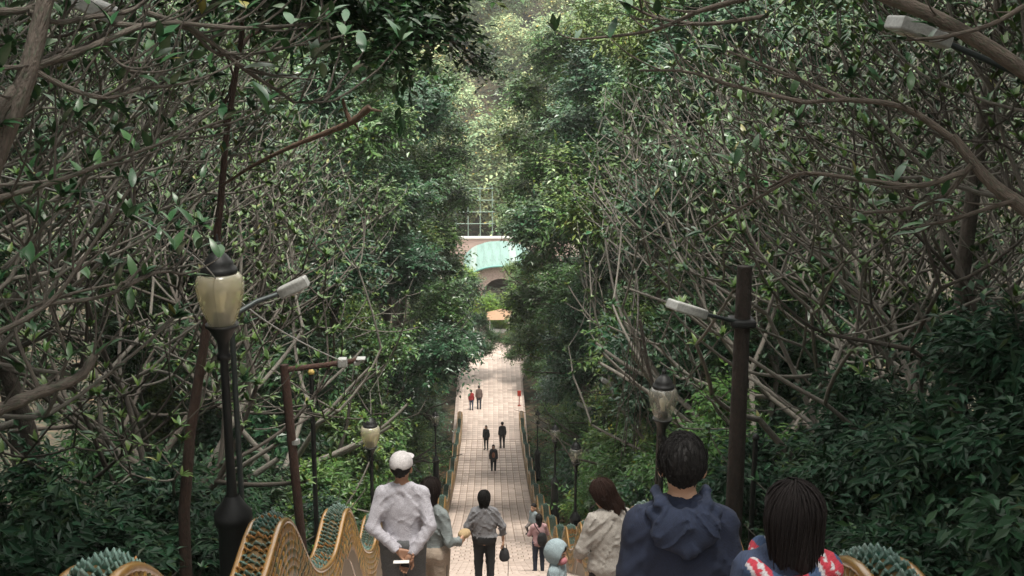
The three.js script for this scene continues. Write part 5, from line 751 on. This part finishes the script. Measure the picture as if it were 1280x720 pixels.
// woman with the patterned scarf
person({ label: 'woman with long dark hair over a red white and blue scarf', px: 990, d: 4.1, H: 1.6, det: 2, skin: [0.5, 0.29, 0.2], hair: 'long', hairLen: 0.16, hairWide: 0.122, hairColor: [0.007, 0.004, 0.004], top: cloth([0.03, 0.045, 0.09]), trousers: blackCloth, loose: 0.03, pose: { headYaw: 0.6 },
  extra: r => { const f0 = union([cone([-0.14, 1.37, 0.04], [0, 1.3, 0.13], 0.045, 0.05), cone([0, 1.3, 0.13], [0.15, 1.385, 0.04], 0.05, 0.048), cone([-0.14, 1.37, 0.04], [-0.08, 1.4, -0.11], 0.045, 0.045), cone([0.15, 1.385, 0.04], [0.09, 1.4, -0.11], 0.048, 0.045), ell([0, 1.24, 0.11], [0.17, 0.12, 0.055])], 0.035);
    const nv = [0.03, 0.06, 0.13], rd = [0.36, 0.025, 0.045], wh = [0.42, 0.4, 0.42];
    const col = (x, y, z) => { const t = x * 6.5 + (y - 1.3) * 3.5 + 0.25 * PN.noise(x * 6, y * 6, z * 6) + 0.3, b = t - Math.floor(t), sp = PN.noise(x * 40, y * 40, z * 40) > 0.05; return b < 0.36 ? nv : b < 0.47 ? wh : b < 0.62 ? rd : b < 0.84 ? (sp ? wh : rd) : rd; };
    part('scarf', nets((x, y, z) => f0(x, y, z) + 0.014 * PN.noise(x * 9, y * 16 + x * 6, z * 9), [-0.34, 1.06, -0.26], [0.34, 1.5, 0.3], 0.007, col), cloth([1, 1, 1], { vertexColors: true }), r); } });
// figures further down
person({ label: 'lone walker in black jacket over an orange shirt climbing the stairs', px: 617, d: 60.7, H: 1.62, det: 0, turn: Math.PI, hair: 'long', hairLen: 0.12, top: cloth([0.04, 0.035, 0.04]), topName: 'jacket', trousers: cloth([0.03, 0.03, 0.04]), loose: 0.035, hem: 0.8, extra: r => part('orange_shirt', nets((x, y, z) => Math.max(ell([0, 1.12, -0.06], [0.1, 0.22, 0.11])(x, y, z)), [-0.2, 0.85, -0.25], [0.2, 1.4, 0.1], 0.02, null), cloth([0.4, 0.15, 0.08]), r) });
person({ label: 'woman dressed in black with long hair climbing beside the man in black', px: 608, d: 67.3, H: 1.52, det: 0, turn: 2.9, hair: 'long', hairLen: 0.22, top: blackCloth, trousers: cloth([0.03, 0.03, 0.035]), loose: 0.03 });
person({ label: 'man in black jacket and dark trousers beside the long haired woman', px: 628, d: 67.8, H: 1.7, det: 0, turn: 0.1, hair: 'short', top: cloth([0.025, 0.025, 0.03]), trousers: cloth([0.03, 0.03, 0.035]), loose: 0.03, pose: { knL: [-0.1, 0.52, -0.08], anL: [-0.1, 0.13, 0.06] } });
person({ label: 'person in red top and jeans walking on the plaza', px: 590, d: 76.2, y: PLAZA + 0.005, H: 1.42, det: 0, hair: 'short', top: cloth([0.42, 0.035, 0.04]), trousers: cloth([0.1, 0.13, 0.2]), loose: 0.025 });
person({ label: 'man in grey brown jacket walking beside the person in red', px: 599.5, d: 76.4, y: PLAZA + 0.005, H: 1.66, det: 0, hair: 'short', top: cloth([0.22, 0.16, 0.14]), trousers: cloth([0.07, 0.08, 0.1]), loose: 0.035 });
renderer.render(scene, camera);
